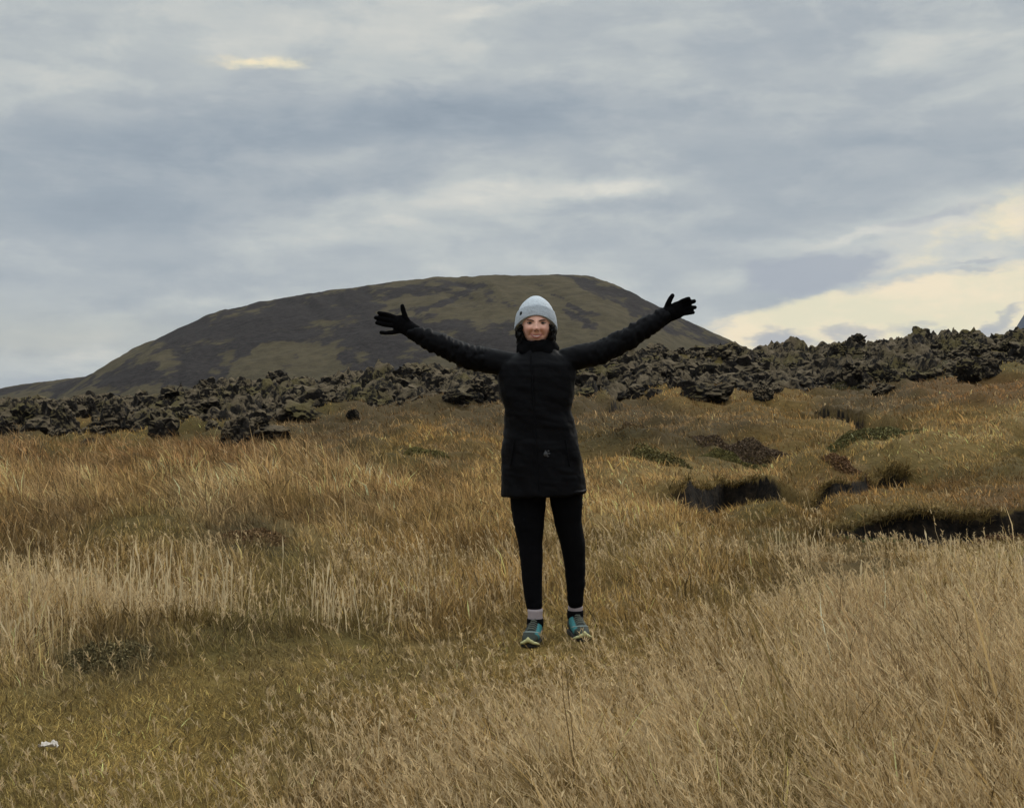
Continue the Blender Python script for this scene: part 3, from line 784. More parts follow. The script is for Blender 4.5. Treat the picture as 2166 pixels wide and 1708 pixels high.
# hand-placed blocks: centre column, foot row, width, height (picture units), label
BOULDERS = [
    (186, 876, 44, 38, 'blocky dark lava boulder on the left skyline, above the ochre grass gully'),
    (131, 906, 56, 54, 'broad dark lava boulder low on the far left, left of the ochre grass gully'),
    (14, 918, 44, 34, 'dark lava boulder cut by the left edge of the picture'),
    (55, 900, 52, 38, 'pale-topped lava boulder, second from the left edge of the picture'),
    (241, 905, 56, 66, 'tall dark lava boulder on the right side of the ochre grass gully'),
    (275, 864, 42, 30, 'grey-topped lava boulder on the skyline, right of the blocky one above the gully'),
    (341, 930, 58, 54, 'near-black lava boulder with a shadowed hollow face, low on the left slope'),
    (236, 918, 40, 26, 'small dark boulder lying at the foot of the tall one beside the gully'),
    (375, 850, 66, 30, 'long dark-capped skyline block below the hill foot, left of the rounded mossy one'),
    (447, 836, 62, 30, 'rounded mossy lava block on the skyline left of the peaked crag'),
    (486, 852, 50, 40, 'grey lava boulder just under the rounded mossy skyline block'),
    (586, 824, 54, 44, 'peaked mossy crag, highest of the left lava skyline, against the hill'),
    (641, 818, 42, 24, 'small dark crag on the skyline immediately right of the peaked mossy one'),
    (451, 877, 56, 28, 'dark lava block in the middle of the left rubble, below two pale slabs'),
    (500, 942, 66, 58, 'black overhanging lava boulder, lowest of the left slope, where it meets the pale meadow'),
    (546, 907, 42, 30, 'small grey boulder resting behind the black overhanging one'),
    (585, 930, 76, 30, 'long low mossy slab beside the black overhanging boulder, just above the meadow'),
    (632, 889, 70, 42, 'dark wedge of lava on the brown slope between the low slab and the skyline'),
    (722, 840, 52, 36, 'grey lava boulder high on the slope, between the small skyline crag and the raised glove'),
    (781, 836, 38, 40, 'dark upright lava block with a spike, under the raised left-hand glove'),
    (748, 886, 26, 22, 'small pale-spotted boulder alone on the brown slope below the raised glove'),
    (880, 806, 84, 42, 'big mossy crag right under the sleeve on the left side'),
    (960, 850, 50, 30, 'grey boulder in the rubble between the big mossy crag and the coat'),
    (1015, 838, 46, 34, 'dark boulder tucked close to the left side of the coat'),
    (187, 944, 32, 18, 'dark stone in the grass at the meadow edge under the ochre gully'),
    (30, 952, 34, 20, 'dark stone behind the meadow grass in the far left corner of the lava'),
    (1248, 808, 50, 26, 'dark mossy boulder close to the right side of the coat'),
    (1378, 792, 42, 24, 'dark boulder among yellow-green moss under the right sleeve'),
    (1562, 744, 34, 30, 'round mossy knob standing on the skyline at the end of the hill slope'),
    (1575, 808, 112, 46, 'wide black crag below the round skyline knob'),
    (1500, 848, 104, 42, 'long dark lava ledge at the foot of the rubble, left of the wide black crag'),
    (1612, 840, 42, 28, 'grey boulder at the foot of the rubble under the wide black crag'),
    (1694, 746, 18, 13, 'tiny stone alone on the low skyline right of the round knob'),
    (1737, 748, 22, 12, 'flat little stone on the skyline, just left of the rising right ridge'),
    (1777, 757, 38, 34, 'first boulder of the rising right ridge, pale-topped, at its left end'),
    (1813, 738, 36, 36, 'pointed boulder on the skyline near the left end of the right ridge'),
    (1809, 810, 56, 46, 'dark boulder with a slanting face below the pointed skyline one'),
    (1862, 726, 46, 22, 'low mossy block on the skyline right of the pointed boulder'),
    (1894, 754, 50, 28, 'black block under the skyline between the low mossy one and the dark peak'),
    (1939, 732, 68, 32, 'dark peaked slab, sharpest on the skyline of the right ridge'),
    (2024, 730, 42, 26, 'rounded boulder on the right ridge skyline, right of the sharp dark slab'),
    (2091, 792, 52, 40, 'upright dark boulder low on the right ridge near the rust-brown slope'),
    (2136, 746, 52, 32, 'broad boulder at the top of the right ridge beside the distant blue mountain'),
    (2046, 802, 52, 38, 'greenish mossy boulder at the lower edge of the right ridge'),
    (1867, 834, 46, 20, 'low flat stone at the foot of the right ridge'),
]


def build_lava():
    shapes = []
    for k in range(10):
        Q, Fc = craggy(4, 500 + k * 7)
        shapes.append(mesh_np('lava_boulder', Q, [Fc], LAVA, smooth=False).data)
    for o in list(COL.objects):
        if o.name.startswith('lava_boulder'):
            bpy.data.objects.remove(o)
    g = np.random.default_rng(5)
    for i, (px, py, w, h, label) in enumerate(BOULDERS):
        p = hit(px, py)
        k = p[1] / FOC
        W, Hh = w * k * .62, h * k * .72
        top = CAMZ + ray(px, py - h)[2] / ray(px, py - h)[1] * p[1]
        o = bpy.data.objects.new('lava_boulder', shapes[i % 10])
        COL.objects.link(o)
        o.location = (p[0], p[1], min(top - Hh * .85, p[2] + Hh * .45))
        o.scale = (W, W * g.uniform(.8, 1.15), Hh * g.uniform(1.05, 1.2))
        o.rotation_euler = (g.uniform(-.2, .2), g.uniform(-.2, .2), g.uniform(0, 6.28))
        tag(o, label, 'lava boulder', 'lava boulders along the edge of the lava field')
    # the broken lava sheet the blocks are part of
    gx, gy = np.meshgrid(np.linspace(-900, 3000, 1750), np.geomspace(40.5, 74, 300))
    fx = (gx - CX) / FOC * gy
    x, y = fx.ravel(), gy.ravel()
    z = terrain(x, y)[0]
    wx, wy = x + .5 * fbm(x * .8, y * .8, oct=2, seed=801), y + .5 * fbm(x * .8, y * .8, oct=2, seed=805)
    lump = np.abs(fbm(wx * .50, wy * .38, oct=2, seed=811, gain=.45))
    lump2 = np.abs(fbm(wx * 1.5, wy * 1.0, oct=2, seed=815, gain=.5))
    foot = np.interp(gx.ravel(), [0, 250, 500, 700, 850, 1050, 1250, 1500, 1650, 1750, 1900, 2166], [51, 50, 47, 47, 48.5, 46, 47, 46, 47, 49, 49, 53])
    edge = sm(-2.0, 3.0, y - foot + 4 * fbm(x * .3, y * .3, oct=3, seed=821))
    grassy = .9 * np.exp(-((gx.ravel() - 1370) / 150) ** 2) * sm(54, 60, y)
    lump3 = np.abs(fbm(wx * 3.6, wy * 2.4, oct=2, seed=817, gain=.5))
    z = z - .62 + edge * (.26 + .85 * lump + .55 * lump2 + .36 * lump3 - .5 * grassy) - .5 * (1 - edge)
    tag(mesh_np('lava_field', np.stack([x, y, z], 1), [grid_faces(300, 1750)], LAVA, smooth=False), kind='structure')
    # the rest of the rubble nobody could count
    protos = {3: [craggy(3, 900 + k) for k in range(14)], 2: [craggy(3, 960 + k) for k in range(6)] + [craggy(2, 980 + k) for k in range(6)]}
    VV, FF, off = [], [], 0
    n = 0
    while n < 8200:
        px = g.uniform(-850, 2950)
        Y = g.uniform(40, 71)
        foot = np.interp(px, [0, 250, 500, 700, 850, 1050, 1250, 1500, 1650, 1750, 1900, 2166], [47.5, 45.5, 43.5, 45, 47, 45, 46, 45, 46, 48, 48, 52])
        if Y < foot + g.exponential(3.5 if px < 1000 else 1.8):
            continue
        x = (px - CX) / FOC * Y
        # gullies of grass between heaps
        cl = vnoise(np.array([x * .32]), np.array([Y * .32]), seed=321)[0]
        if cl < -.12 and g.random() < .85:
            continue
        if px > 1230 and px < 1480 and Y > 57 and g.random() < .5:
            continue
        z = float(terrain(np.array([x]), np.array([Y]))[0][0])
        s = min(g.lognormal(-1.5, .5), .7)
        if Y > 57:
            s *= 0.85
        sub = 3 if s > .22 else 2
        Q, Fc = protos[sub][g.integers(len(protos[sub]))]
        a = g.uniform(0, 6.28)
        c, sn = math.cos(a), math.sin(a)
        sc = np.array([s * g.uniform(.8, 1.3), s * g.uniform(.8, 1.3), s * g.uniform(.7, 1.25)])
        q = Q * sc
        q = np.stack([q[:, 0] * c - q[:, 1] * sn, q[:, 0] * sn + q[:, 1] * c, q[:, 2]], 1) + np.array([x, Y, z + s * .25])
        VV.append(q)
        FF.append(Fc + off)
        off += len(q)
        n += 1
    o = mesh_np('lava_rubble', np.concatenate(VV), [np.concatenate(FF)], LAVA, smooth=False)
    tag(o, 'loose field of mossy grey lava rubble below the hill', 'lava rubble', kind='stuff')


build_lava()


# ------------------------------------------------------------------ grass
def make_grass_mat():
    m, N, b, out = new_mat('dry_grass')
    c = N.n('ShaderNodeAttribute', attribute_name='Col').outputs['Color']
    N.put(b.inputs['Base Color'], c)
    b.inputs['Roughness'].default_value = .75
    b.inputs['Specular IOR Level'].default_value = .15
    tr = N.n('ShaderNodeBsdfTranslucent')
    N.put(tr.inputs[0], c)
    ms = N.n('ShaderNodeMixShader')
    ms.inputs[0].default_value = .30
    N.t.links.new(b.outputs[0], ms.inputs[1])
    N.t.links.new(tr.outputs[0], ms.inputs[2])
    N.t.links.new(ms.outputs[0], out.inputs[0])
    return m


GRASS = make_grass_mat()


def blades(x, y, z, h, w, lx, ly, curl, col, head=None, fine=True, g=rng):
    """ribbon blades: root, height, width, sideways lean, curl; head: with a seed head"""
    n = len(x)
    if head is not None:
        t, prof = np.array([0, .4, .74, .86, 1.0]), np.array([.75, .65, .6, 1.6, 0.0])
    elif fine:
        t, prof = np.array([0, .4, .75, 1.0]), np.array([.9, 1.0, .62, 0.0])
    else:
        t, prof = np.array([0, .58, 1.0]), np.array([1.0, .9, 0.0])
    m = len(t) - 1
    a = g.uniform(0, math.pi, n)
    sx, sy = np.cos(a), np.sin(a) * .6
    W = prof[None] * w[:, None] * .5
    b = t[None] ** (1 + curl[:, None])
    ln = np.hypot(lx, ly)
    up = 1 / np.sqrt(1 + (0.8 * ln) ** 2)
    L = h[:, None]
    droop = 1 - .28 * np.minimum(curl * ln, 1.6)[:, None] * t[None] ** 2
    cxx = x[:, None] + lx[:, None] * b * L * up[:, None]
    cyy = y[:, None] + ly[:, None] * b * L * up[:, None]
    czz = z[:, None] - .015 + t[None] * L * up[:, None] * droop
    cxx = cxx + g.uniform(-1, 1, (n, m + 1)) * ((.07 if head is None else .022) * t)[None] * L
    nv = 2 * m + 1
    V = np.empty((n, nv, 3), np.float32)
    for k in range(m):
        for q, s in ((0, -1), (1, 1)):
            V[:, 2 * k + q, 0] = cxx[:, k] + s * sx * W[:, k]
            V[:, 2 * k + q, 1] = cyy[:, k] + s * sy * W[:, k]
            V[:, 2 * k + q, 2] = czz[:, k]
    V[:, nv - 1, 0], V[:, nv - 1, 1], V[:, nv - 1, 2] = cxx[:, m], cyy[:, m], czz[:, m]
    i = (np.arange(n) * nv)[:, None]
    Q = np.concatenate([i + np.array([[2 * k, 2 * k + 1, 2 * k + 3, 2 * k + 2]]) for k in range(m - 1)])
    T = i + np.array([[nv - 3, nv - 2, nv - 1]])
    C = np.repeat(col[:, None, :], nv, 1).reshape(-1, 3)
    return V.reshape(-1, 3), Q, T, C


def grass_object(name, label, *parts):
    """one grass object out of several batches of blades"""
    off, VV, QQ, TT, CC = 0, [], [], [], []
    for V, Q, T, C in parts:
        VV.append(V)
        QQ.append(Q + off)
        TT.append(T + off)
        CC.append(C)
        off += len(V)
    o = mesh_np(name, np.concatenate(VV), QQ + TT, GRASS, attrs={'Col': np.concatenate(CC)})
    tag(o, label, 'grass', kind='stuff')


def samp_Y(n, a, b, k):
    """distances with density ~ Y^-k"""
    u = rng.random(n)
    if abs(k - 1) < 1e-6:
        return a * (b / a) ** u
    e = 1 - k
    return (a ** e + u * (b ** e - a ** e)) ** (1 / e)


def wind(x, y):
    return 1 + .55 * fbm(x * .55, y * .55, oct=3, seed=401), .35 * fbm(x * .5, y * .5, oct=2, seed=411)


FEET = [(0.10, 6.86), (0.335, 7.02)]


def build_grass():
    # general sward: blade size grows with distance so that far grass keeps the same visual grain
    n = 1520000
    Y = samp_Y(n, 3.5, 58, 1.5)
    u = rng.uniform(-1, 1, n) * (.42 + 1.2 / Y)
    x = u * Y
    z, soil = terrain(x, Y)
    zn = zone(x, Y, z)
    clump = .5 * fbm(x * 2.0, Y * 2.0, oct=2, seed=421) + .8 * fbm(x * 6.5, Y * 5.0, oct=2, seed=425)
    keep = rng.random(n) < zn[:, 1] * (.66 + (.8 + .35 * sm(.12, .2, zn[:, 0])) * clump + .25 * sm(.09, .05, zn[:, 0])) * (1 - .95 * (soil > .3))
    for fx, fy in FEET:
        keep &= ~((np.abs(x - fx) < .055) & (np.abs(Y - fy) < .15))
    keep &= ~((Y > 42) & (rng.random(n) < sm(42, 52, Y) * .5))
    x, Y, z, zn, clump, soil = x[keep], Y[keep], z[keep], zn[keep], clump[keep], soil[keep]
    n = len(x)
    h = zn[:, 0] * .70 * rng.lognormal(-.15, .38, n) * (1 + .55 * clump) * (1 + .8 * sm(18, 34, Y))
    h = np.maximum(h, .018 * (1 + .05 * Y))
    w = (.0010 + .00042 * Y) * rng.lognormal(-.05, .45, n)
    wl, wy = wind(x, Y)
    turf = sm(.09, .05, zn[:, 0])
    lx = -zn[:, 5] * wl + rng.normal(0, .42, n) + turf * rng.normal(-.3, 1.5, n)
    ly = wy + rng.normal(0, .40, n) + turf * rng.normal(0, .9, n)
    h = np.maximum(h, turf * rng.uniform(.035, .075, n))
    lx = lx + .55 * vnoise(x * 4.5, Y * 3.5, seed=451) + np.where(rng.random(n) < .10, rng.normal(0, 1.3, n), 0)
    ly = ly + .35 * vnoise(x * 4.5, Y * 3.5, seed=455)
    curl = rng.uniform(.3, 1.3, n)
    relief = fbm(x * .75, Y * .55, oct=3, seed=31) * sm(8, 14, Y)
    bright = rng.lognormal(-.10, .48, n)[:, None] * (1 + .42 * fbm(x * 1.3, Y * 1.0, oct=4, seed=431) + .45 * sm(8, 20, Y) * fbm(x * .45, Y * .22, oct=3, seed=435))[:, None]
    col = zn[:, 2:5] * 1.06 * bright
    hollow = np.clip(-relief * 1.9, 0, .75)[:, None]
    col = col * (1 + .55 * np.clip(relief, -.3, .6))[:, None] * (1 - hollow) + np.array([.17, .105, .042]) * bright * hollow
    col = col * (1 + .14 * sm(10, 17, Y))[:, None] * (1 - sm(9, 16, Y)[:, None] * np.array([.06, .13, .18]))
    om = (.55 * sm(-.05, .55, fbm(x * 1.7, Y * 1.5, oct=3, seed=441)) * sm(40, 20, Y))[:, None]
    col = col * (1 - om) + np.array([.205, .145, .052]) * bright * om
    dead = (rng.random(n) < .16)[:, None]
    col = np.where(dead, np.array([.12, .08, .035]) * rng.uniform(.5, 1.5, n)[:, None], col)
    strawy = (rng.random(n) < (.05 + .16 * zn[:, 6]) * (1 - .8 * turf))[:, None]
    col = np.where(strawy, np.array([.56, .40, .205]) * rng.uniform(.65, 1.1, n)[:, None], col)
    col = np.where((soil > .35)[:, None], col * .55, col)
    col = np.clip(col, .008, .72)
    tall = zn[:, 0] > .16
    near = Y < 9.5

    def fringe():
        # turf hanging over the lips of the eroded banks
        res = []
        for q, dep, L in BANKW[:3]:
            m = int(900 * (q[-1, 0] - q[0, 0]))
            bx = rng.uniform(q[0, 0], q[-1, 0], m)
            by = np.interp(bx, q[:, 0], q[:, 1]) + 0.34 * fbm(bx * 1.2, np.interp(bx, q[:, 0], q[:, 1]) * .6, oct=4, seed=61, gain=.6) * min(1, dep * 4)
            by = by + np.abs(rng.normal(0, .12, m)) - .05
            bz, _ = terrain(bx, by)
            c = np.array([.17, .12, .045]) * rng.lognormal(0, .5, m)[:, None]
            ok = rng.random(m) < .45 + .9 * fbm(bx * 3, by, oct=2, seed=461)
            res.append(blades(bx[ok], by[ok], bz[ok], rng.uniform(.10, .26, m)[ok], ((.001 + .0006 * by) * rng.uniform(.6, 1.4, m))[ok], rng.normal(-.1, .5, m)[ok], rng.normal(-1.5, .5, m)[ok], rng.uniform(.5, 1.6, m)[ok], c[ok], fine=True))
        return res

    def part(k, fine):
        return blades(x[k], Y[k], z[k], h[k], w[k], lx[k], ly[k], curl[k], col[k], fine=fine)
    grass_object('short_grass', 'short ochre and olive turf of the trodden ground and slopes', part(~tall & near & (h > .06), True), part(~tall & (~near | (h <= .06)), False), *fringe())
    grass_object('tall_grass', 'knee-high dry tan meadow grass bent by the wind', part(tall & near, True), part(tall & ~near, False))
    # stems with seed heads rising out of the sward
    n = 110000
    Y = samp_Y(n, 3.4, 24, 1.3)
    x = rng.uniform(-1, 1, n) * (.42 * Y + 1.2)
    z, soil = terrain(x, Y)
    zn = zone(x, Y, z)
    keep = (rng.random(n) < zn[:, 6] * 1.6) & (soil < .3)
    x, Y, z, zn = x[keep], Y[keep], z[keep], zn[keep]
    n = len(x)
    h = (zn[:, 0] * .84 + .04) * rng.lognormal(0, .28, n)
    w = (.0009 + .00036 * Y) * rng.uniform(.7, 1.3, n)
    wl, wy = wind(x, Y)
    lx = -zn[:, 5] * wl * .9 + rng.normal(0, .16, n)
    ly = wy * .5 + rng.normal(0, .15, n)
    col = np.array([.68, .505, .275]) * rng.uniform(.65, 1.12, n)[:, None]
    cu = rng.uniform(.3, 1.2, n)
    # loose panicles: a handful of short spikelets set along the top third of each stem
    k = np.repeat(np.nonzero(Y < 16)[0], 8)
    t = rng.uniform(.62, 1.0, len(k))
    ln = np.hypot(lx, ly)
    up = 1 / np.sqrt(1 + (.8 * ln) ** 2)
    b = t ** (1 + cu[k])
    sx = x[k] + lx[k] * b * h[k] * up[k]
    sy = Y[k] + ly[k] * b * h[k] * up[k]
    sz = z[k] + t * h[k] * up[k] * (1 - .28 * np.minimum(cu * ln, 1.6)[k] * t ** 2)
    m = len(k)
    spk = blades(sx, sy, sz, rng.uniform(.012, .034, m), w[k] * rng.uniform(1.1, 2.0, m), lx[k] + rng.normal(0, .75, m), rng.normal(0, .7, m), rng.uniform(.2, .8, m), col[k] * rng.uniform(.6, 1.05, m)[:, None], fine=False)
    grass_object('seed_grass', 'straw-pale grass stems with nodding seed heads', blades(x, Y, z, h, w, lx, ly, cu, col, head=1), spk)
    # upright straw stalks on the left, in loose stands
    S = []
    for px, py, sx, sy, k, hh in [(340, 1330, 95, 18, 52, .42), (400, 1322, 60, 14, 20, .45), (215, 1345, 60, 16, 34, .34), (110, 1330, 40, 16, 26, .36), (60, 1400, 60, 18, 60, .28), (500, 1320, 45, 10, 12, .32),
                                  (690, 1335, 30, 14, 24, .36), (770, 1330, 60, 16, 22, .30), (860, 1320, 50, 10, 20, .24), (1830, 1190, 90, 12, 22, .20), (2060, 1230, 80, 20, 34, .26), (1700, 1215, 40, 16, 16, .28), (2120, 1300, 50, 30, 40, .3),
                                  (1950, 1480, 170, 60, 120, .32), (2100, 1620, 140, 50, 70, .34), (1700, 1640, 130, 45, 50, .30), (1480, 1600, 120, 40, 30, .26), (1150, 1660, 200, 30, 30, .24)]:
        for _ in range(k):
            X, Yy = flat(px + rng.normal(0, sx), py + rng.normal(0, sy))
            S.append((X, Yy, hh * rng.uniform(.40, 1.10)))
    S = np.array(S)
    x, Y, h = S.T
    z, _ = terrain(x, Y)
    n = len(x)
    col = np.array([.66, .52, .31]) * rng.uniform(.75, 1.1, n)[:, None]
    grass_object('straw_stalks', 'upright bleached straw stalks standing in loose rows in the meadow',
                 blades(x, Y, z, h, .0066 * rng.uniform(.6, 1.3, n), np.where(Y < 6.4, -.42, -.01) * (x > 0) + rng.normal(0, .10, n), rng.normal(0, .06, n), rng.uniform(.2, .8, n), col, head=1))


build_grass()

# ------------------------------------------------------------------ low dark heath shrubs on banks and mounds
def build_shrubs():
    m, N, b, out = new_mat('heath_leaves')
    c = N.n('ShaderNodeAttribute', attribute_name='Col').outputs['Color']
    N.put(b.inputs['Base Color'], c)
    b.inputs['Roughness'].default_value = .8
    b.inputs['Specular IOR Level'].default_value = .1
    g = np.random.default_rng(77)
    for px, py, W, H, D, col, label in [
            (1360, 990, .80, .40, .6, (.075, .062, .022), 'dark brown-green heath mound just right of the coat, the roundest in the mid meadow'),
            (1300, 938, .75, .30, .5, (.085, .055, .028), 'small dark heath clump right of the coat, above the rounded mound'),
            (1560, 960, .80, .20, .6, (.075, .050, .030), 'purple-brown heath patch on the slope above the first dark bank'),
            (1580, 1026, .62, .12, .30, (.085, .072, .025), 'mossy heath hanging over the black hollow of the first bank'),
            (1830, 1022, .55, .12, .30, (.095, .052, .025), 'rust-brown heath along the lip of the narrow second bank'),
            (1870, 1110, .42, .12, .24, (.075, .080, .028), 'green heath cushion on the bank at the right, its left part'),
            (1985, 1108, .36, .13, .22, (.100, .080, .055), 'grey twiggy heath clump on the right bank, between the green cushion and the rust one'),
            (2125, 1098, .42, .14, .24, (.085, .045, .022), 'dark rust heath clump at the right edge of the picture'),
            (1860, 950, 1.0, .20, .6, (.085, .075, .028), 'long low olive heath patch on the far right slope'),
            (840, 972, .9, .16, .6, (.090, .075, .025), 'low olive heath patch behind the pale grass, left of the coat'),
            (1760, 880, 1.3, .25, .8, (.065, .055, .025), 'dark mossy heath beside the V-shaped far hollow'),
            (225, 1405, .26, .06, .10, (.120, .095, .045), 'small dark heath tuft at the near left, under the upright straw stalks'),
            (530, 1140, .34, .09, .26, (.125, .075, .035), 'dark brown tussock with a hollow, in the left meadow')]:
        X, Y = flat(px, py)
        for _ in range(4):
            z0 = float(terrain(np.array([X]), np.array([Y]))[0][0])
            p = P(px, py, Y)
            Y = Y * (1 + .6 * (p[2] - z0) / 1.4) if Y < 40 else Y
            X = (px - CX) / FOC * Y
        n = int(8000 * min(2.2, (W * FOC / Y) / 90 + .5))
        a, r = g.uniform(0, 6.283, n), np.sqrt(g.random(n))
        k = 1 + .3 * vnoise(np.cos(a) * 1.6 + px, np.sin(a) * 1.6, seed=5)
        x, y = X + W * r * k * np.cos(a), Y + D * r * k * np.sin(a)
        top = H * (1 - r ** 2.2) * (.75 + .5 * fbm(x * 5 / W, y * 5 / W, oct=2, seed=7))
        z = terrain(x, y)[0] + top * g.random(n) ** .45 - .01
        s = (.0022 + .00055 * Y) * g.uniform(.5, 1.4, n)
        d1 = g.normal(size=(n, 3)); d1 /= np.linalg.norm(d1, axis=1)[:, None]
        d2 = g.normal(size=(n, 3)); d2 -= (d2 * d1).sum(1)[:, None] * d1; d2 /= np.linalg.norm(d2, axis=1)[:, None]
        c0 = np.stack([x, y, z], 1)
        V = np.stack([c0 - d1 * s[:, None] * 1.5, c0 - d2 * s[:, None] * .6, c0 + d1 * s[:, None] * 1.5, c0 + d2 * s[:, None] * .6], 1).reshape(-1, 3)
        C = np.array(col)[None] * 1.25 * g.lognormal(0, .45, n)[:, None]
        o = mesh_np('heath_shrub', V - np.array([X, Y, z0]), [np.arange(4 * n).reshape(-1, 4)], m, attrs={'Col': np.repeat(C, 4, 0)})
        o.location = (X, Y, z0)
        tag(o, label, 'shrub', 'low heath shrubs in the meadow')


build_shrubs()
#PERSON#

# ------------------------------------------------------------------ the walker
PY = 7.02        # her distance


def ring(c, rx, ry, n=28, p=2.0, ax=(1, 0, 0), ay=(0, 1, 0)):
    a = np.linspace(0, 2 * math.pi, n, endpoint=False)
    cs, sn = np.cos(a), np.sin(a)
    e = 2.0 / p
    u = np.sign(cs) * np.abs(cs) ** e * rx
    v = np.sign(sn) * np.abs(sn) ** e * ry
    return np.asarray(c)[None] + u[:, None] * np.asarray(ax)[None] + v[:, None] * np.asarray(ay)[None]


def loft(rings):
    n = len(rings[0])
    V = np.vstack(rings + [rings[0].mean(0)[None], rings[-1].mean(0)[None]])
    F = [tuple(q) for q in grid_faces(len(rings), n, wrap=True)]
    a, b = len(V) - 2, len(V) - 1
    F += [(a, (k + 1) % n, k) for k in range(n)]
    o = (len(rings) - 1) * n
    F += [(b, o + k, o + (k + 1) % n) for k in range(n)]
    return V, F


def tube(pts, rad, n=20, flat_y=1.0):
    """round-ended limb along points; flat_y squeezes it towards / away from the camera"""
    pts = np.array(pts, float)
    rad = np.array(rad, float)
    d0, d1 = pts[0] - pts[1], pts[-1] - pts[-2]
    d0 /= np.linalg.norm(d0)
    d1 /= np.linalg.norm(d1)
    P2, R2 = [], []
    for k in (.96, .7, .38):
        P2.append(pts[0] + d0 * rad[0] * k)
        R2.append(rad[0] * math.sqrt(1 - k * k))
    P2 += list(pts)
    R2 += list(rad)
    for k in (.38, .7, .96):
        P2.append(pts[-1] + d1 * rad[-1] * k)
        R2.append(rad[-1] * math.sqrt(1 - k * k))
    P2 = np.array(P2)
    T = np.gradient(P2, axis=0)
    rings = []
    for p, r, t in zip(P2, R2, T):
        t = t / np.linalg.norm(t)
        ref = np.array([0, 1.0, 0]) if abs(t[1]) < .9 else np.array([0, 0, 1.0])
        u = np.cross(t, ref)
        u /= np.linalg.norm(u)
        w = np.cross(u, t)
        rings.append(ring(p, r, r * flat_y, n, 2.0, u, w))
    return loft(rings)


def fuse(name, pieces, voxel, smooth_n, mat, parent=None, smooth_f=.5):
    """join closed pieces into one continuous skin"""
    VV, FF, off = [], [], 0
    for V, F in pieces:
        VV.append(V)
        FF += [tuple(i + off for i in f) for f in F]
        off += len(V)
    me = bpy.data.meshes.new(name)
    me.from_pydata(np.vstack(VV).tolist(), [], FF)
    bm = bmesh.new()
    bm.from_mesh(me)
    bmesh.ops.recalc_face_normals(bm, faces=bm.faces)
    bm.to_mesh(me)
    bm.free()
    t = bpy.data.objects.new(name + '_tmp', me)
    COL.objects.link(t)
    md = t.modifiers.new('r', 'REMESH')
    md.mode = 'VOXEL'
    md.voxel_size = voxel
    if smooth_n:
        ms = t.modifiers.new('s', 'SMOOTH')
        ms.iterations = smooth_n
        ms.factor = smooth_f
    dg = bpy.context.evaluated_depsgraph_get()
    dg.update()
    m2 = bpy.data.meshes.new_from_object(t.evaluated_get(dg))
    bpy.data.objects.remove(t)
    bpy.data.meshes.remove(me)
    m2.name = name
    m2.materials.clear()
    m2.materials.append(mat)
    m2.polygons.foreach_set('use_smooth', np.ones(len(m2.polygons), bool))
    o = bpy.data.objects.new(name, m2)
    COL.objects.link(o)
    if parent: o.parent = parent
    return o


def verts(o):
    a = np.empty(len(o.data.vertices) * 3, np.float32)
    o.data.vertices.foreach_get('co', a)
    return a.reshape(-1, 3).astype(float)


def normals(o):
    a = np.empty(len(o.data.vertices) * 3, np.float32)
    o.data.vertices.foreach_get('normal', a)
    return a.reshape(-1, 3).astype(float)


def set_verts(o, V):
    o.data.vertices.foreach_set('co', np.ascontiguousarray(V, np.float32).ravel())
    o.data.update()


def paint(o, C, name='Col'):
    at = o.data.attributes.new(name, 'FLOAT_COLOR', 'POINT')
    c = np.ones((len(C), 4), np.float32)
    c[:, :3] = C
    at.data.foreach_set('color', c.ravel())


def piece(name, pieces, mat, parent, smooth=True):
    VV, FF, off = [], [], 0
    for V, F in pieces:
        VV.append(V)
        FF += [tuple(int(i) + off for i in f) for f in F]
        off += len(V)
    me = bpy.data.meshes.new(name)
    me.from_pydata(np.vstack(VV).tolist(), [], FF)
    me.polygons.foreach_set('use_smooth', np.full(len(me.polygons), smooth))
    me.materials.append(mat)
    o = bpy.data.objects.new(name, me)
    COL.objects.link(o)
    o.parent = parent
    return o


def Q(px, py, dy=0.0):
    return P(px, py, PY + dy)


PXM = PY / FOC      # metres per picture unit at her distance


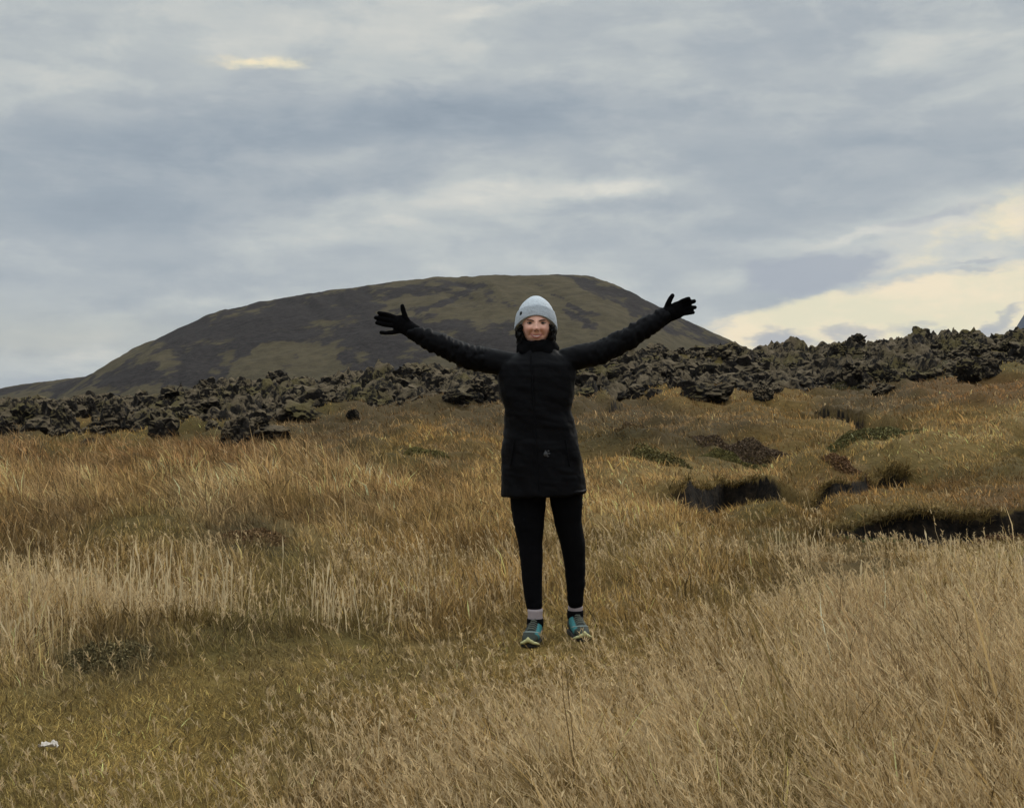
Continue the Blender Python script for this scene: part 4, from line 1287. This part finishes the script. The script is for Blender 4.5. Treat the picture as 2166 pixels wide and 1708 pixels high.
def build_person():
    skin_m = mat_plain('skin', (.5, .3, .2), .48, .4, .06, 90, attr='Col')
    coat_m = mat_plain('black_shell_fabric', (.0030, .0030, .0038), .62, .07, .3, 60, .3, .003)
    legg_m = mat_plain('black_stretch_fabric', (.0035, .0035, .0042), .85, .05, .25, 90, .1, .002)
    glove_m = mat_plain('black_glove_fabric', (.003, .003, .0034), .9, .04, .2, 120, .2, .001)
    fleece_m = mat_plain('black_fleece', (.0035, .0035, .004), .95, .05, .3, 200, .5, .002)
    # --- body: head, neck, trunk and limbs in one skin (mostly under the clothes)
    hc = Q(1134, 683, -.01)
    V, Fc = ICO[5]
    H = V.copy()
    zz = H[:, 2] * .117
    xx = H[:, 0] * .0745
    yy = H[:, 1] * .092
    low = np.clip(-H[:, 2], 0, 1)
    xx = xx * (1 - .05 * low ** 2) * (1 + .05 * np.exp(-((H[:, 2] + .25) / .35) ** 2))
    yy = np.where(yy > 0, yy * (1 - .25 * low), yy)
    frontm = np.clip(-H[:, 1], 0, 1)

    def gz(x0, z0, sx, sz, a):
        q = np.exp(-((xx - x0) / sx) ** 2 - ((zz - z0) / sz) ** 2)
        return -a * q * (frontm > .15)
    yy = yy + gz(0, -.018, .0085, .024, .013) + gz(0, -.034, .0125, .011, .017) + gz(.012, -.037, .007, .007, .006) + gz(-.012, -.037, .007, .007, .006)
    for s in (-1, 1):
        yy = yy + gz(s * .033, -.003, .017, .008, -.010) + gz(s * .030, .012, .020, .006, .004) + gz(s * .040, -.033, .018, .016, .010)
        for k in np.linspace(0, 1, 7):      # smile line from the nostril to the mouth corner
            yy = yy + gz(s * (.020 + .014 * k), -.040 - .026 * k, .0050, .005, -.0065)
    yy = yy + gz(0, -.066, .022, .005, -.004) + gz(0, -.059, .020, .005, .004) + gz(0, -.076, .019, .006, .005) + gz(0, -.100, .018, .014, .008)
    head = (np.stack([xx, yy, zz], 1) + hc, [tuple(f) for f in Fc])
    pcs = [head]
    for s in (-1, 1):       # ears
        pcs.append(tube([hc + np.array([s * .077, .015, .012]), hc + np.array([s * .078, .012, -.02])], [.012, .010], 12))
    pcs.append(tube([hc + np.array([0, .02, -.06]), Q(1137, 765, .01)], [.050, .056], 20))
    pcs.append(loft([ring(Q((a + b) / 2, y), (b - a) / 2 * PXM, d) for y, a, b, d in
                     [(1035, 1090, 1225, .09), (980, 1080, 1218, .105), (920, 1082, 1205, .10), (866, 1082, 1196, .09), (810, 1072, 1200, .10), (770, 1075, 1198, .09), (752, 1095, 1180, .07)]]))
    armL = [(1085, 772), (1020, 761), (950, 736), (905, 717), (868, 700)]
    armR = [(1190, 768), (1250, 751), (1325, 718), (1375, 689), (1408, 667)]
    pcs.append(tube([Q(*p) for p in armL], [.052, .047, .043, .037, .029]))
    pcs.append(tube([Q(*p) for p in armR], [.052, .047, .043, .037, .029]))
    legs = {}
    for nm, rows in (('l', [(1030, 1080, 1152), (1100, 1086, 1150), (1150, 1098, 1147), (1200, 1103, 1146), (1250, 1108, 1146), (1296, 1115, 1147), (1330, 1118, 1150)]),
                     ('r', [(1030, 1164, 1232), (1100, 1174, 1230), (1150, 1187, 1237), (1200, 1196, 1238), (1250, 1199, 1235), (1288, 1202, 1233), (1320, 1203, 1234)])):
        legs[nm] = rows
        ctr, rad = [], []
        for y, a, b in rows:
            t = (y - 1030) / 270.0
            dy = (-.05 if nm == 'l' else .10) * max(0, t)
            ctr.append(Q((a + b) / 2, y, dy))
            rad.append((b - a) / 2 * PXM * .86)
        pcs.append(tube(ctr, rad))
    person = fuse('person', pcs, .0033, 1, skin_m)
    V = verts(person)
    L = V - hc
    base = np.array([.74, .415, .315])
    C = np.tile(base, (len(V), 1))
    C *= (1 + .10 * fbm(L[:, 0] * 60, L[:, 1] * 60, L[:, 2] * 60, oct=2, seed=3))[:, None]

    def spot(x0, z0, sx, sz, col, a):
        nonlocal C
        q = a * np.exp(-((L[:, 0] - x0) / sx) ** 2 - ((L[:, 2] - z0) / sz) ** 2) * (L[:, 1] < .0)
        C = C * (1 - q[:, None]) + np.array(col) * q[:, None]
    for s in (-1, 1):
        spot(s * .040, -.034, .020, .016, (.74, .32, .24), .45)
    spot(0, -.036, .014, .010, (.64, .29, .22), .6)
    paint(person, C)
    tag(person, 'smiling woman in black coat, leggings and grey beanie standing with arms spread wide', 'person')

    def facept(x, z):
        """a point on the face surface"""
        k = (np.abs(L[:, 0] - x) < .006) & (np.abs(L[:, 2] - z) < .006) & (L[:, 1] < 0)
        y = L[k, 1].min() if k.any() else -.085
        return hc + np.array([x, y, z])
    # eyes, brows, mouth
    eye_m = mat_plain('eye_white', (.42, .38, .35), .25, .5, .03)
    iris_m = mat_plain('iris', (.025, .016, .010), .2, .5, .1)
    hair_m = mat_plain('dark_hair', (.0045, .0036, .0032), .6, .15, .4, 80)
    lip_m = mat_plain('lips', (.40, .13, .11), .4, .4, .1)
    teeth_m = mat_plain('teeth', (.78, .72, .64), .3, .5, .03)
    for s in (-1, 1):
        c = facept(s * .033, -.0035)
        e = V * 0
        Ve, Fe = ICO[3]
        eye = piece('eye', [(Ve * np.array([.0115, .006, .0028]) + c + np.array([0, .0015, 0]), [tuple(f) for f in Fe])], eye_m, person)
        piece('iris', [(Ve * np.array([.0052, .004, .0034]) + c + np.array([0, -.0030, 0]), [tuple(f) for f in Fe])], iris_m, eye)
        k = np.linspace(-1, 1, 9)
        piece('eyelashes', [tube([c + np.array([q * .0145, -.0035 + .004 * q * q, .0040 - .0040 * q * q]) for q in k], .0010 + .0010 * (1 - k ** 2), 8)], hair_m, person)
        piece('eyelashes', [tube([c + np.array([q * .0130, -.0030 + .004 * q * q, -.0036 + .0030 * q * q]) for q in k], .0007 + .0004 * (1 - k ** 2), 8)], hair_m, person)
        piece('eyebrow', [tube([facept(s * (.014 + .034 * q), .0075 + .0050 * math.sin(q * 2.2)) + np.array([0, -.0005, 0]) for q in np.linspace(0, 1, 8)], np.array([.0018, .0026, .0028, .0027, .0024, .0020, .0015, .0009]), 8)], hair_m, person)
    k = np.linspace(-1, 1, 13)

    def mouth(z0, dz, f=1.0, out=0.0):
        pts = []
        for q in k:
            x = q * .0300 * f
            p = facept(x, -.068)
            pts.append(np.array([p[0], p[1] - out, hc[2] + z0 + dz * (1 - q * q)]))
        return pts
    piece('lip', [tube(mouth(-.0575, -.0050, 1, .001), .0011 + .0022 * (1 - k ** 2), 8)], lip_m, person)
    piece('lip', [tube(mouth(-.0590, -.0165, 1, .001), .0012 + .0032 * (1 - k ** 2), 8)], lip_m, person)
    piece('teeth', [tube([(a + b) / 2 + np.array([0, .0015, 0]) for a, b in zip(mouth(-.0580, -.0065, .86), mouth(-.0590, -.0135, .86))], .0014 + .0048 * (1 - k ** 2), 10, .35)], teeth_m, person)
    piece('nostril', [tube([facept(s * .0075, -.043) + np.array([0, 0.001, -.0015]), facept(s * .0095, -.043) + np.array([0, .001, -.001])], [.0022, .0018], 8) for s in (-1, 1)], hair_m, person)
    # --- coat: trunk and sleeves
    pcs = []
    rows = [(1046, 1060, 1239, .150), (1035, 1060, 1238.5, .150), (1000, 1061, 1236, .148), (950, 1063, 1229, .145), (900, 1066, 1219, .138), (866, 1067, 1210, .132), (833, 1058, 1215, .135), (795, 1053, 1219, .138),
            (770, 1058, 1215, .128), (756, 1074, 1203, .105), (746, 1092, 1186, .085), (738, 1100, 1180, .072)]
    pcs.append(loft([ring(Q((a + b) / 2, y), (b - a) / 2 * PXM, d, 40, 2.3) for y, a, b, d in rows]))
    pcs.append(tube([Q(*p) for p in [(1112, 773), (1065, 767), (1020, 761), (980, 750), (945, 734), (915, 721), (890, 711), (876, 704)]], np.array([26, 26, 27.5, 27, 25, 23, 19.5, 17.5]) * PXM))
    pcs.append(tube([Q(*p) for p in [(1165, 770), (1212, 758), (1250, 750), (1292, 735), (1330, 715), (1365, 694), (1392, 677), (1406, 668)]], np.array([26, 26, 26.5, 26, 24.5, 22, 20, 18.5]) * PXM))
    coat = fuse('coat', pcs, .0065, 7, coat_m, person)
    V, Nn = verts(coat), normals(coat)
    c0 = Q(1140, 770)
    arm = sm(.21, .30, np.abs(V[:, 0] - c0[0])) * (V[:, 2] > Q(1140, 830)[2])
    f1 = np.abs(fbm(V[:, 0] * 26, V[:, 1] * 9, V[:, 2] * 14, oct=3, seed=601)) * 2 - .5       # rucked sleeves
    f2 = fbm(V[:, 0] * 9 + V[:, 2] * 4, V[:, 1] * 9, V[:, 2] * 5, oct=3, seed=611)
    f3 = -np.exp(-((V[:, 0] - Q(1126, 800)[0]) / .006) ** 2) * (V[:, 1] < PY)
    V = V + Nn * (arm * .011 * f1 + (1 - arm) * (.013 * f2 + .007 * np.abs(fbm(V[:, 0] * 7 + V[:, 2] * 9, V[:, 1] * 8, V[:, 2] * 17, oct=3, seed=615)) + .004 * f3))[:, None]
    hem = Q(1150, 1048)[2]
    V[:, 2] = np.where(V[:, 2] < hem + .03, V[:, 2] + (V[:, 0] - Q(1150, 1048)[0]) * .05 + .006 * fbm(V[:, 0] * 12, V[:, 1] * 12, oct=2, seed=621), V[:, 2])
    set_verts(coat, V)
    kd = V

    def coatpt(px, py, lift=.001):
        p = Q(px, py)
        k = (np.abs(kd[:, 0] - p[0]) < .012) & (np.abs(kd[:, 2] - p[2]) < .012) & (kd[:, 1] < PY)
        y = kd[k, 1].min() if k.any() else PY - .13
        d = ray(px, py)
        return np.array([0, 0, CAMZ]) + d * ((y - lift) / d[1])
    zip_m = mat_plain('zip', (.0042, .0042, .005), .8, .06, .2)
    flapr = []
    for y in range(748, 1040, 12):
        flapr.append(coatpt(1122 + (y - 748) * .065, y))
    piece('zip', [tube(flapr, [.0035] * len(flapr), 8, .6)], zip_m, coat)
    pull = coatpt(1131, 895, .004)
    piece('zip_pull', [tube([pull, pull + np.array([.002, -.002, -.022])], [.0035, .0025], 8)], zip_m, coat)
    for s, px in ((-1, 1088), (1, 1196)):     # slanting pocket welts
        piece('pocket_welt', [tube([coatpt(px, 930), coatpt(px + s * 9, 985)], [.004, .004], 8, .6)], zip_m, coat)
    # small grey print on the lower front: a round pad with three toes pointing right
    logo_m = mat_plain('grey_print', (.055, .055, .058), .6, .2, .1)
    b0 = coatpt(1156, 959, .001)

    def disc(cx, cz, rx, rz):
        return ring(b0 + np.array([cx, 0, cz]) * PXM, rx * PXM, rz * PXM, 16, 2.0, (1, 0, 0), (0, 0, 1))
    dd = []
    for cx, cz, rx, rz in ((-1.5, -1, 4.6, 5.2), (4.0, 5.2, 2.1, 1.8), (5.6, .2, 2.3, 1.7), (2.6, -5.4, 1.9, 1.6), (-2.0, 5.2, 1.7, 1.9)):
        r0 = disc(cx, cz, rx, rz)
        dd.append(loft([r0 + np.array([0, .004, 0]), r0 - np.array([0, .0012, 0])]))
    piece('logo_print', dd, logo_m, coat)
    # --- neck warmer
    sc = [(751, 1096, 1180, .078), (744, 1092, 1182, .082), (735, 1093, 1180, .080), (727, 1096, 1177, .078), (721, 1099, 1173, .074), (718.5, 1103, 1169, .068), (723, 1108, 1164, .060), (735, 1108, 1164, .055)]
    rg = []
    for i, (y, a, b, d) in enumerate(sc):
        r0 = ring(Q((a + b) / 2, y, -.005), (b - a) / 2 * PXM, d, 48, 2.2)
        ang = np.linspace(0, 2 * math.pi, 48, endpoint=False)
        rr = (.005 * np.sin(ang * 5 + i * 1.1) + .004 * np.sin(ang * 9 - i * 1.7))
        cc = r0.mean(0)
        dv = (r0 - cc)
        dv /= np.linalg.norm(dv, axis=1)[:, None]
        r0 = r0 + dv * rr[:, None] + np.array([0, 0, 1]) * (.004 * np.sin(ang * 4 + .6) - .005 * np.exp(-((ang - 4.71) / .5) ** 2))[:, None]
        rg.append(r0)
    Vs, Fs = loft(rg)
    piece('neck_warmer', [(Vs, Fs)], fleece_m, person)
    # --- leggings
    pcs = []
    for nm, rows in (('l', [(1010, 1080, 1158), (1048, 1078, 1155.5), (1100, 1085, 1151), (1150, 1097, 1148), (1200, 1102, 1147), (1250, 1107, 1146.5), (1280, 1112, 1147)]),
                     ('r', [(1010, 1160, 1236), (1048, 1162, 1233.5), (1100, 1172, 1230.5), (1150, 1185, 1238), (1200, 1194.5, 1239.5), (1250, 1198, 1236), (1272, 1200, 1234)])):
        ctr, rad = [], []
        for y, a, b in rows:
            t = (y - 1030) / 270.0
            dy = (-.05 if nm == 'l' else .10) * max(0, t)
            ctr.append(Q((a + b) / 2, y, dy))
            rad.append((b - a) / 2 * PXM * 1.01)
        pcs.append(tube(ctr, rad, 24))
    pcs.append(loft([ring(Q((a + b) / 2, y), (b - a) / 2 * PXM, d) for y, a, b, d in [(1022, 1085, 1230, .10), (990, 1082, 1225, .11), (950, 1085, 1215, .105)]]))
    lg = fuse('leggings', pcs, .006, 4, legg_m, person)
    V, Nn = verts(lg), normals(lg)
    V = V + Nn * (.0035 * fbm(V[:, 0] * 14, V[:, 1] * 14, V[:, 2] * 22, oct=2, seed=631))[:, None]
    set_verts(lg, V)
    # --- gloves: palm, four fingers and thumb in one skin
    def glove(wrist, wr, palm, pr, fingers, thumb):
        pcs = [tube([Q(*wrist[0]), Q(*wrist[1])], np.array(wr) * PXM, 18, .8), tube([Q(*p) for p in palm], np.array(pr) * PXM, 18, .55)]
        for fg, r in fingers + [thumb]:
            pts = [Q(*p) for p in fg]
            pcs.append(tube(pts, np.linspace(r * 1.12, r * .82, len(pts)) * PXM, 14))
        g_ = fuse('glove', pcs, .0034, 3, glove_m, person, .4)
        V, Nn = verts(g_), normals(g_)
        set_verts(g_, V + Nn * (.0014 * fbm(V[:, 0] * 70, V[:, 1] * 70, V[:, 2] * 70, oct=2, seed=641))[:, None])
        return g_
    glove([(884, 708), (862, 694)], [17.5, 16.5], [(864, 694), (846, 684, -.005)], [17, 18.5],
          [([(848, 676, 0), (825, 667, -.012), (811, 663, -.030), (802, 661.5, -.045)], 5.0),
           ([(843, 681, 0), (818, 676, -.018), (804, 673, -.035), (795, 671.5, -.050)], 5.4),
           ([(843, 689, 0), (818, 687, -.018), (806, 684.5, -.036), (797, 682.5, -.050)], 5.2),
           ([(849, 699, 0), (829, 703, -.012), (815, 704, -.026), (806, 703, -.036)], 4.7)],
          ([(866, 687, 0), (857, 669, -.012), (853, 656, -.020), (851, 647, -.028)], 5.8))
    glove([(1396, 675), (1416, 662)], [18, 17.5], [(1414, 664), (1434, 655, -.004)], [17.5, 18.0],
          [([(1430, 645, 0), (1444, 637, -.020), (1452, 633, -.042), (1457, 631.5, -.062)], 5.2),
           ([(1437, 650, 0), (1453, 642, -.022), (1462, 638.5, -.048), (1468, 637, -.070)], 5.6),
           ([(1439, 657, 0), (1456, 652, -.022), (1464, 650.5, -.046), (1470, 650, -.066)], 5.3),
           ([(1437, 664, 0), (1453, 662, -.018), (1460, 661, -.036), (1466, 660.5, -.052)], 4.8)],
          ([(1409, 655, 0), (1413, 642, -.012), (1418, 632, -.018), (1422.5, 625, -.022)], 5.8))
    # --- beanie
    crown_m, Nt, b, out = new_mat('grey_knit')
    tc = Nt.n('ShaderNodeTexCoord').outputs['Object']
    at = Nt.n('ShaderNodeAttribute', attribute_name='Col').outputs['Color']
    nz = Nt.noise(tc, 150.0, 3.0, .7)[0]
    kk = Nt.m('MULTIPLY_ADD', nz, .9, .55)
    Nt.put(b.inputs['Base Color'], Nt.mix(1.0, at, Nt.vec(kk, kk, kk), 'MULTIPLY'))
    b.inputs['Roughness'].default_value = .95
    b.inputs['Specular IOR Level'].default_value = .05
    bump(Nt, b, nz, .8, .004)
    prof = [(697, 43.0), (690, 42.8), (680, 41.8), (670, 40.2), (660, 37.0), (650, 32.8), (642, 27.4), (636, 21.8), (631.5, 16.2), (628, 10.5), (626, 5.5), (625.4, 1.5)]
    py_, pr_ = np.array([p[0] for p in prof])[::-1], np.array([p[1] for p in prof])[::-1]
    na = 120
    ang = np.linspace(0, 2 * math.pi, na, endpoint=False)
    front = np.clip(-np.sin(ang), 0, 1)
    back = np.clip(np.sin(ang), 0, 1)
    brim = 697 - 29.5 * front ** 1.25 + 6 * back

    def shell(t0, t1, nr, off, rib):
        rings = []
        for i in range(nr):
            t = t0 + (t1 - t0) * i / (nr - 1)
            y = brim + (625.4 - brim) * t
            r = np.interp(np.minimum(y, 697), py_, pr_) * PXM + off + rib * (np.abs(np.sin(ang * 30)) - .5) * min(1, (1 - t) * 4) + .0012 * fbm(np.cos(ang) * 4, np.sin(ang) * 4, np.full(na, t * 9), oct=2, seed=651)
            zc = np.array([Q(1133, v)[2] for v in y])
            cx = Q(1133.5, 660)[0]
            rings.append(np.stack([cx + r * np.cos(ang), PY - .006 + r * 1.08 * np.sin(ang) + .010 * (1 - t), zc], 1))
        return rings
    outer = shell(0, .985, 40, .0015, .0012)
    inner = shell(.94, .0, 20, -.004, 0)
    Vb, Fb = loft(outer)
    bn = piece('beanie', [(Vb, Fb)], crown_m, person)
    paint(bn, np.tile(np.array([.50, .535, .57]), (len(Vb), 1)))
    lo = shell(-.008, .52, 18, .0058, .0016)
    li = shell(.52, -.008, 8, .0012, 0)
    edge = [lo[0] * .5 + li[-1] * .5 - np.array([0, 0, .003])]
    rings = edge + lo + li
    n = na
    Vc = np.vstack(rings)
    Fc2 = [tuple(q) for q in grid_faces(len(rings), n, wrap=True)] + [((len(rings) - 1) * n + k, (len(rings) - 1) * n + (k + 1) % n, (k + 1) % n, k) for k in range(n)]
    cuff = piece('cuff', [(Vc, Fc2)], crown_m, bn)
    paint(cuff, np.tile(np.array([.37, .40, .435]), (len(Vc), 1)))
    k = int(np.argmin(np.abs(ang - math.radians(218))))
    p = lo[10][k]
    u = lo[10][(k + 1) % na] - lo[10][k - 1]
    u /= np.linalg.norm(u)
    r0 = ring(p, .007, .009, 16, 4.0, u, (0, 0, 1))
    nrm = np.cross(u, (0, 0, 1))
    nrm = nrm if nrm[1] < 0 else -nrm
    piece('tag_patch', [loft([r0 - nrm * .002, r0 + nrm * .0022])], mat_plain('dark_patch', (.03, .032, .035), .6, .2, .2), bn)
    # --- hair: wavy locks hanging out under the beanie
    g = np.random.default_rng(8)
    locks = []
    for s, cx_, n_ in ((-1, 1101, 56), (1, 1168, 60)):
        for _ in range(n_):
            px = cx_ + g.normal(0, 2.4)
            y0, y1 = g.uniform(686, 696), g.uniform(708, 734)
            dy = g.uniform(-.06, .05)
            ph, am, fr = g.uniform(0, 6.28), g.uniform(.8, 2.2), g.uniform(2.0, 4.0)
            pts = []
            for q in np.linspace(0, 1, 12):
                pts.append(Q(px + s * 2.6 * math.sin(q * 2.6) * g.uniform(.8, 1.1) + am * math.sin(ph + q * fr * 3), y0 + (y1 - y0) * q, dy + .008 * math.cos(ph + q * fr * 3)))
            locks.append(tube(pts, np.interp(np.linspace(0, 1, 12), [0, .6, 1], [.0050, .0042, .0012]) * g.uniform(.7, 1.2), 7))
    # the mass of hair behind the locks, from ear to ear round the nape
    nape = []
    for a_ in np.linspace(-.25, math.pi + .25, 15):
        nape.append(hc + np.array([+.073 * math.cos(a_), .012 + .088 * math.sin(a_), -.058]))
    nape_t = tube(nape, [.024] * 15, 14)
    Vn = nape_t[0].copy()
    Vn[:, 2] = hc[2] - .058 + (Vn[:, 2] - hc[2] + .058) * 1.9
    locks.append((Vn, nape_t[1]))
    piece('hair', locks, hair_m, person)
    # --- boots and socks
    up_m = mat_plain('boot_fabric', (.04, .04, .04), .75, .2, .3, 140, .3, .001, attr='Col')
    sole_m = mat_plain('dark_rubber', (.022, .020, .018), .7, .2, .3)
    rand_m = mat_plain('yellow_rubber', (.52, .49, .24), .65, .3, .15)
    grey_m = mat_plain('pale_trim', (.24, .29, .27), .6, .3, .15)
    lace_m = mat_plain('lace', (.15, .16, .13), .8, .1, .2)
    sock_m = mat_plain('sock_knit', (.31, .26, .265), .95, .05, .2, 150, .4, .001)
    teal_m = mat_plain('teal_panel', (.045, .215, .23), .65, .3, .2, 120)
    for ax, ay, yaw, sx, in (((1132, 1305), PY - .055, -11, 1), ((1217, 1288), PY + .10, 11, -1)):
        ank = P(ax[0], ax[1], ay)
        gx, gy = ank[0], ank[1]
        zg = float(terrain(np.array([gx]), np.array([gy - .05]))[0][0])
        f = np.array([math.sin(R(yaw)), -math.cos(R(yaw)), 0])        # toe direction, towards the camera
        sd_ = np.array([f[1] * -1, f[0], 0])
        sd_ = np.array([math.cos(R(yaw)), math.sin(R(yaw)), 0])
        org = np.array([gx, gy, zg]) - f * .075
        top = ank[2] - zg

        def B(l, s, z):
            return org + f * l + sd_ * s + np.array([0, 0, z])
        boot = bpy.data.objects.new('boot', None)
        boot.location = (0, 0, 0)
        COL.objects.link(boot)
        boot.parent = person
        rows = [(.006, .022, .062), (.02, .031, .085), (.05, .035, .10), (.09, .036, .115), (.13, .038, .100), (.165, .042, .083), (.20, .043, .070), (.232, .039, .060), (.255, .029, .050), (.268, .015, .040)]
        rg = []
        for l, hw, zt in rows:
            zb = .018
            rg.append(ring(B(l, 0, (zt + zb) / 2), hw, (zt - zb) / 2, 28, 2.4, sd_, (0, 0, 1)))
        foot = loft(rg)
        sh = [ring(B(.072 + .02 * (1 - q), 0, .06 + (top - .012 - .06) * q), .040 - .001 * q, .052 - .008 * q, 28, 2.2, sd_, f) for q in np.linspace(0, 1, 7)]
        upper = fuse('boot_upper', [foot, loft(sh)], .004, 4, up_m, boot)
        V = verts(upper)
        l = (V - org) @ f
        s = (V - org) @ sd_
        z = V[:, 2] - org[2]
        C = np.tile(np.array([.030, .034, .029]), (len(V), 1))
        toe = sm(.205, .222, l + .10 * (np.abs(s) - .02))
        C = C * (1 - toe[:, None]) + np.array([.026, .032, .024]) * toe[:, None]
        collar = sm(top - .040, top - .034, z)
        C = C * (1 - collar[:, None]) + np.array([.008, .007, .008]) * collar[:, None]
        heel = sm(.05, .03, l)
        C = C * (1 - heel[:, None]) + np.array([.02, .02, .02]) * heel[:, None]
        teal = (s * sx > 0) * sm(.016, .021, np.abs(s) - .004) * sm(.085, .105, l) * sm(.222, .205, l) * sm(.125, .105, z + .12 * (l - .1)) * sm(.02, .028, z)
        C = C * (1 - teal[:, None]) + np.array([.04, .18, .19]) * teal[:, None]
        paint(upper, C)
        # sole with a rand that climbs to a peak at the toe
        t = np.linspace(0, 2 * math.pi, 72, endpoint=False)
        ll = .135 - .140 * np.cos(t)
        hw = np.interp(ll, [-.005, .03, .08, .13, .18, .22, .25, .275], [.0, .036, .036, .036, .044, .045, .036, .0])
        hw = np.maximum(hw, 0)
        ss = hw * np.sign(np.sin(t)) * np.minimum(1, np.abs(np.sin(t)) * 2.5) ** .5

        def out_ring(k, z):
            return np.stack([B(.135 + (a - .135) * k_, b_ * k_, zz_) for a, b_, zz_, k_ in zip(ll, ss, np.broadcast_to(z, t.shape), np.broadcast_to(k, t.shape))])
        piece('sole', [loft([out_ring(.97, .002), out_ring(1.03, .005), out_ring(1.03, .014), out_ring(.9, .0145)])], sole_m, boot)
        toe_k = sm(.20, .275, ll)
        piece('midsole', [loft([out_ring(.9, .013), out_ring(1.03, .0145), out_ring(1.02, .023), out_ring(.93, .024)])], sole_m, boot)
        # yellow toe bumper: an inverted V that climbs to a peak at the toe tip
        tt = np.linspace(-1, 1, 25)
        band = []
        for q in tt:
            i_ = int(round((math.pi + q * .95) / (2 * math.pi) * 72)) % 72
            zb = .006 + .036 * (1 - abs(q)) ** 1.1
            c_ = np.array([B(.135 + (ll[i_] - .135) * 1.03, ss[i_] * 1.03, zb + .006)])[0]
            band.append(c_)
        piece('toe_bumper', [tube(band, .0035 + .0085 * (1 - np.abs(tt)) ** .8, 10)], rand_m, boot)
        # pale trim over the toe box, teal flashes, laces, collar
        arc = []
        for q in np.linspace(-1, 1, 11):
            l_ = .205 - .03 * q * q
            zt = np.interp(l_, [r_[0] for r_ in rows], [r_[2] for r_ in rows])
            hw_ = np.interp(l_, [r_[0] for r_ in rows], [r_[1] for r_ in rows])
            a = q * 1.25
            arc.append(B(l_, hw_ * math.sin(a) * 1.02, (zt + .018) / 2 + (zt - .018) / 2 * math.cos(a) + .001))
        piece('toe_trim', [tube(arc, [.0045] * 11, 8, .6)], grey_m, boot)
        lc = []
        for k in range(6):
            q = k / 5
            l_ = .185 - .095 * q
            zc = np.interp(q, [0, .45, .7, 1], [.083, .098, .107, .116])
            fw = .024 - .003 * q
            off = np.interp(q, [0, .5, 1], [0, .014, .026])
            pts = [B(l_ - .006, -fw, zc - .010), B(l_ + .006 + off * .6, -fw * .4, zc + .004), B(l_ + .008 + off * .6, fw * .4, zc + .004), B(l_ - .004, fw, zc - .010)]
            lc.append(tube(pts, [.0026] * 4, 7))
        piece('laces', lc, lace_m, boot)
        hw_c = .042
        cr = [ring(B(.074, 0, top - .046 + .042 * q), hw_c + .001 - .003 * abs(q - .5), .049, 28, 2.2, sd_, f) for q in np.linspace(0, 1, 4)]
        piece('collar', [loft(cr)], fleece_m, boot)
        # the sock showing between collar and leggings
        pc = []
        for q in np.linspace(0, 1, 6):
            zz_ = top - .02 + (.064 if sx > 0 else .036) * q
            pc.append(ring(B(.074, 0, zz_), .0385 + .0012 * math.sin(q * 9), .041, 24, 2.0, sd_, f))
        so = piece('sock', [loft(pc)], sock_m, person)
    return person


build_person()


def build_tissue():
    """a scrap of crumpled white tissue on the turf, lower left"""
    X, Y = flat(98, 1600)
    z0 = float(terrain(np.array([X]), np.array([Y]))[0][0])
    n = 26
    u, v = np.meshgrid(np.linspace(-1, 1, n), np.linspace(-1, 1, n))
    r = 1 - .15 * vnoise(u * 2 + 3, v * 2, seed=9)
    x = .030 * u * r + .004 * vnoise(u * 3, v * 3, seed=2)
    y = .022 * v * r
    z = .016 * np.abs(fbm(u * 1.9 + 5, v * 1.9, oct=3, seed=4)) + .016 * np.exp(-((u - .35) / .3) ** 2 - ((v - .5) / .3) ** 2) + .010 * np.abs(v) + .006
    V = np.stack([x, y, z], -1).reshape(-1, 3)
    lo = V.copy()
    lo[:, 2] -= .0015
    f = grid_faces(n, n)
    m, N, b, out = new_mat('tissue')
    c = N.mix(N.noise(N.n('ShaderNodeTexCoord').outputs['Object'], 60.0, 3.0)[0], (.52, .45, .39), (.60, .55, .48))
    N.put(b.inputs['Base Color'], c)
    b.inputs['Roughness'].default_value = .9
    o = mesh_np('crumpled_tissue', np.vstack([V, lo]), [f, f[:, ::-1] + n * n], m, smooth=False)
    o.location = (X, Y, z0 + .022)
    tag(o, 'small crumpled white tissue lying on the olive turf at lower left', 'litter')


build_tissue()


# ------------------------------------------------------------------ the air between here and the far mountain
def build_haze():
    m = bpy.data.materials.new('haze_air')
    m.use_nodes = True
    nt = m.node_tree
    nt.nodes.clear()
    N = NT(nt)
    out = N.n('ShaderNodeOutputMaterial')
    v = N.n('ShaderNodeVolumePrincipled')
    v.inputs['Color'].default_value = (.86, .90, .96, 1)
    v.inputs['Density'].default_value = .000032
    nt.links.new(v.outputs[0], out.inputs['Volume'])
    x0, x1, y0, y1, z0, z1 = -6600, 6600, -6600, 6600, -90, 640
    V = np.array([(x, y, z) for x in (x0, x1) for y in (y0, y1) for z in (z0, z1)], float)
    F = np.array([(0, 1, 3, 2), (4, 6, 7, 5), (0, 4, 5, 1), (2, 3, 7, 6), (0, 2, 6, 4), (1, 5, 7, 3)])
    o = mesh_np('haze', V, [F], m)
    tag(o, kind='stuff')


build_haze()
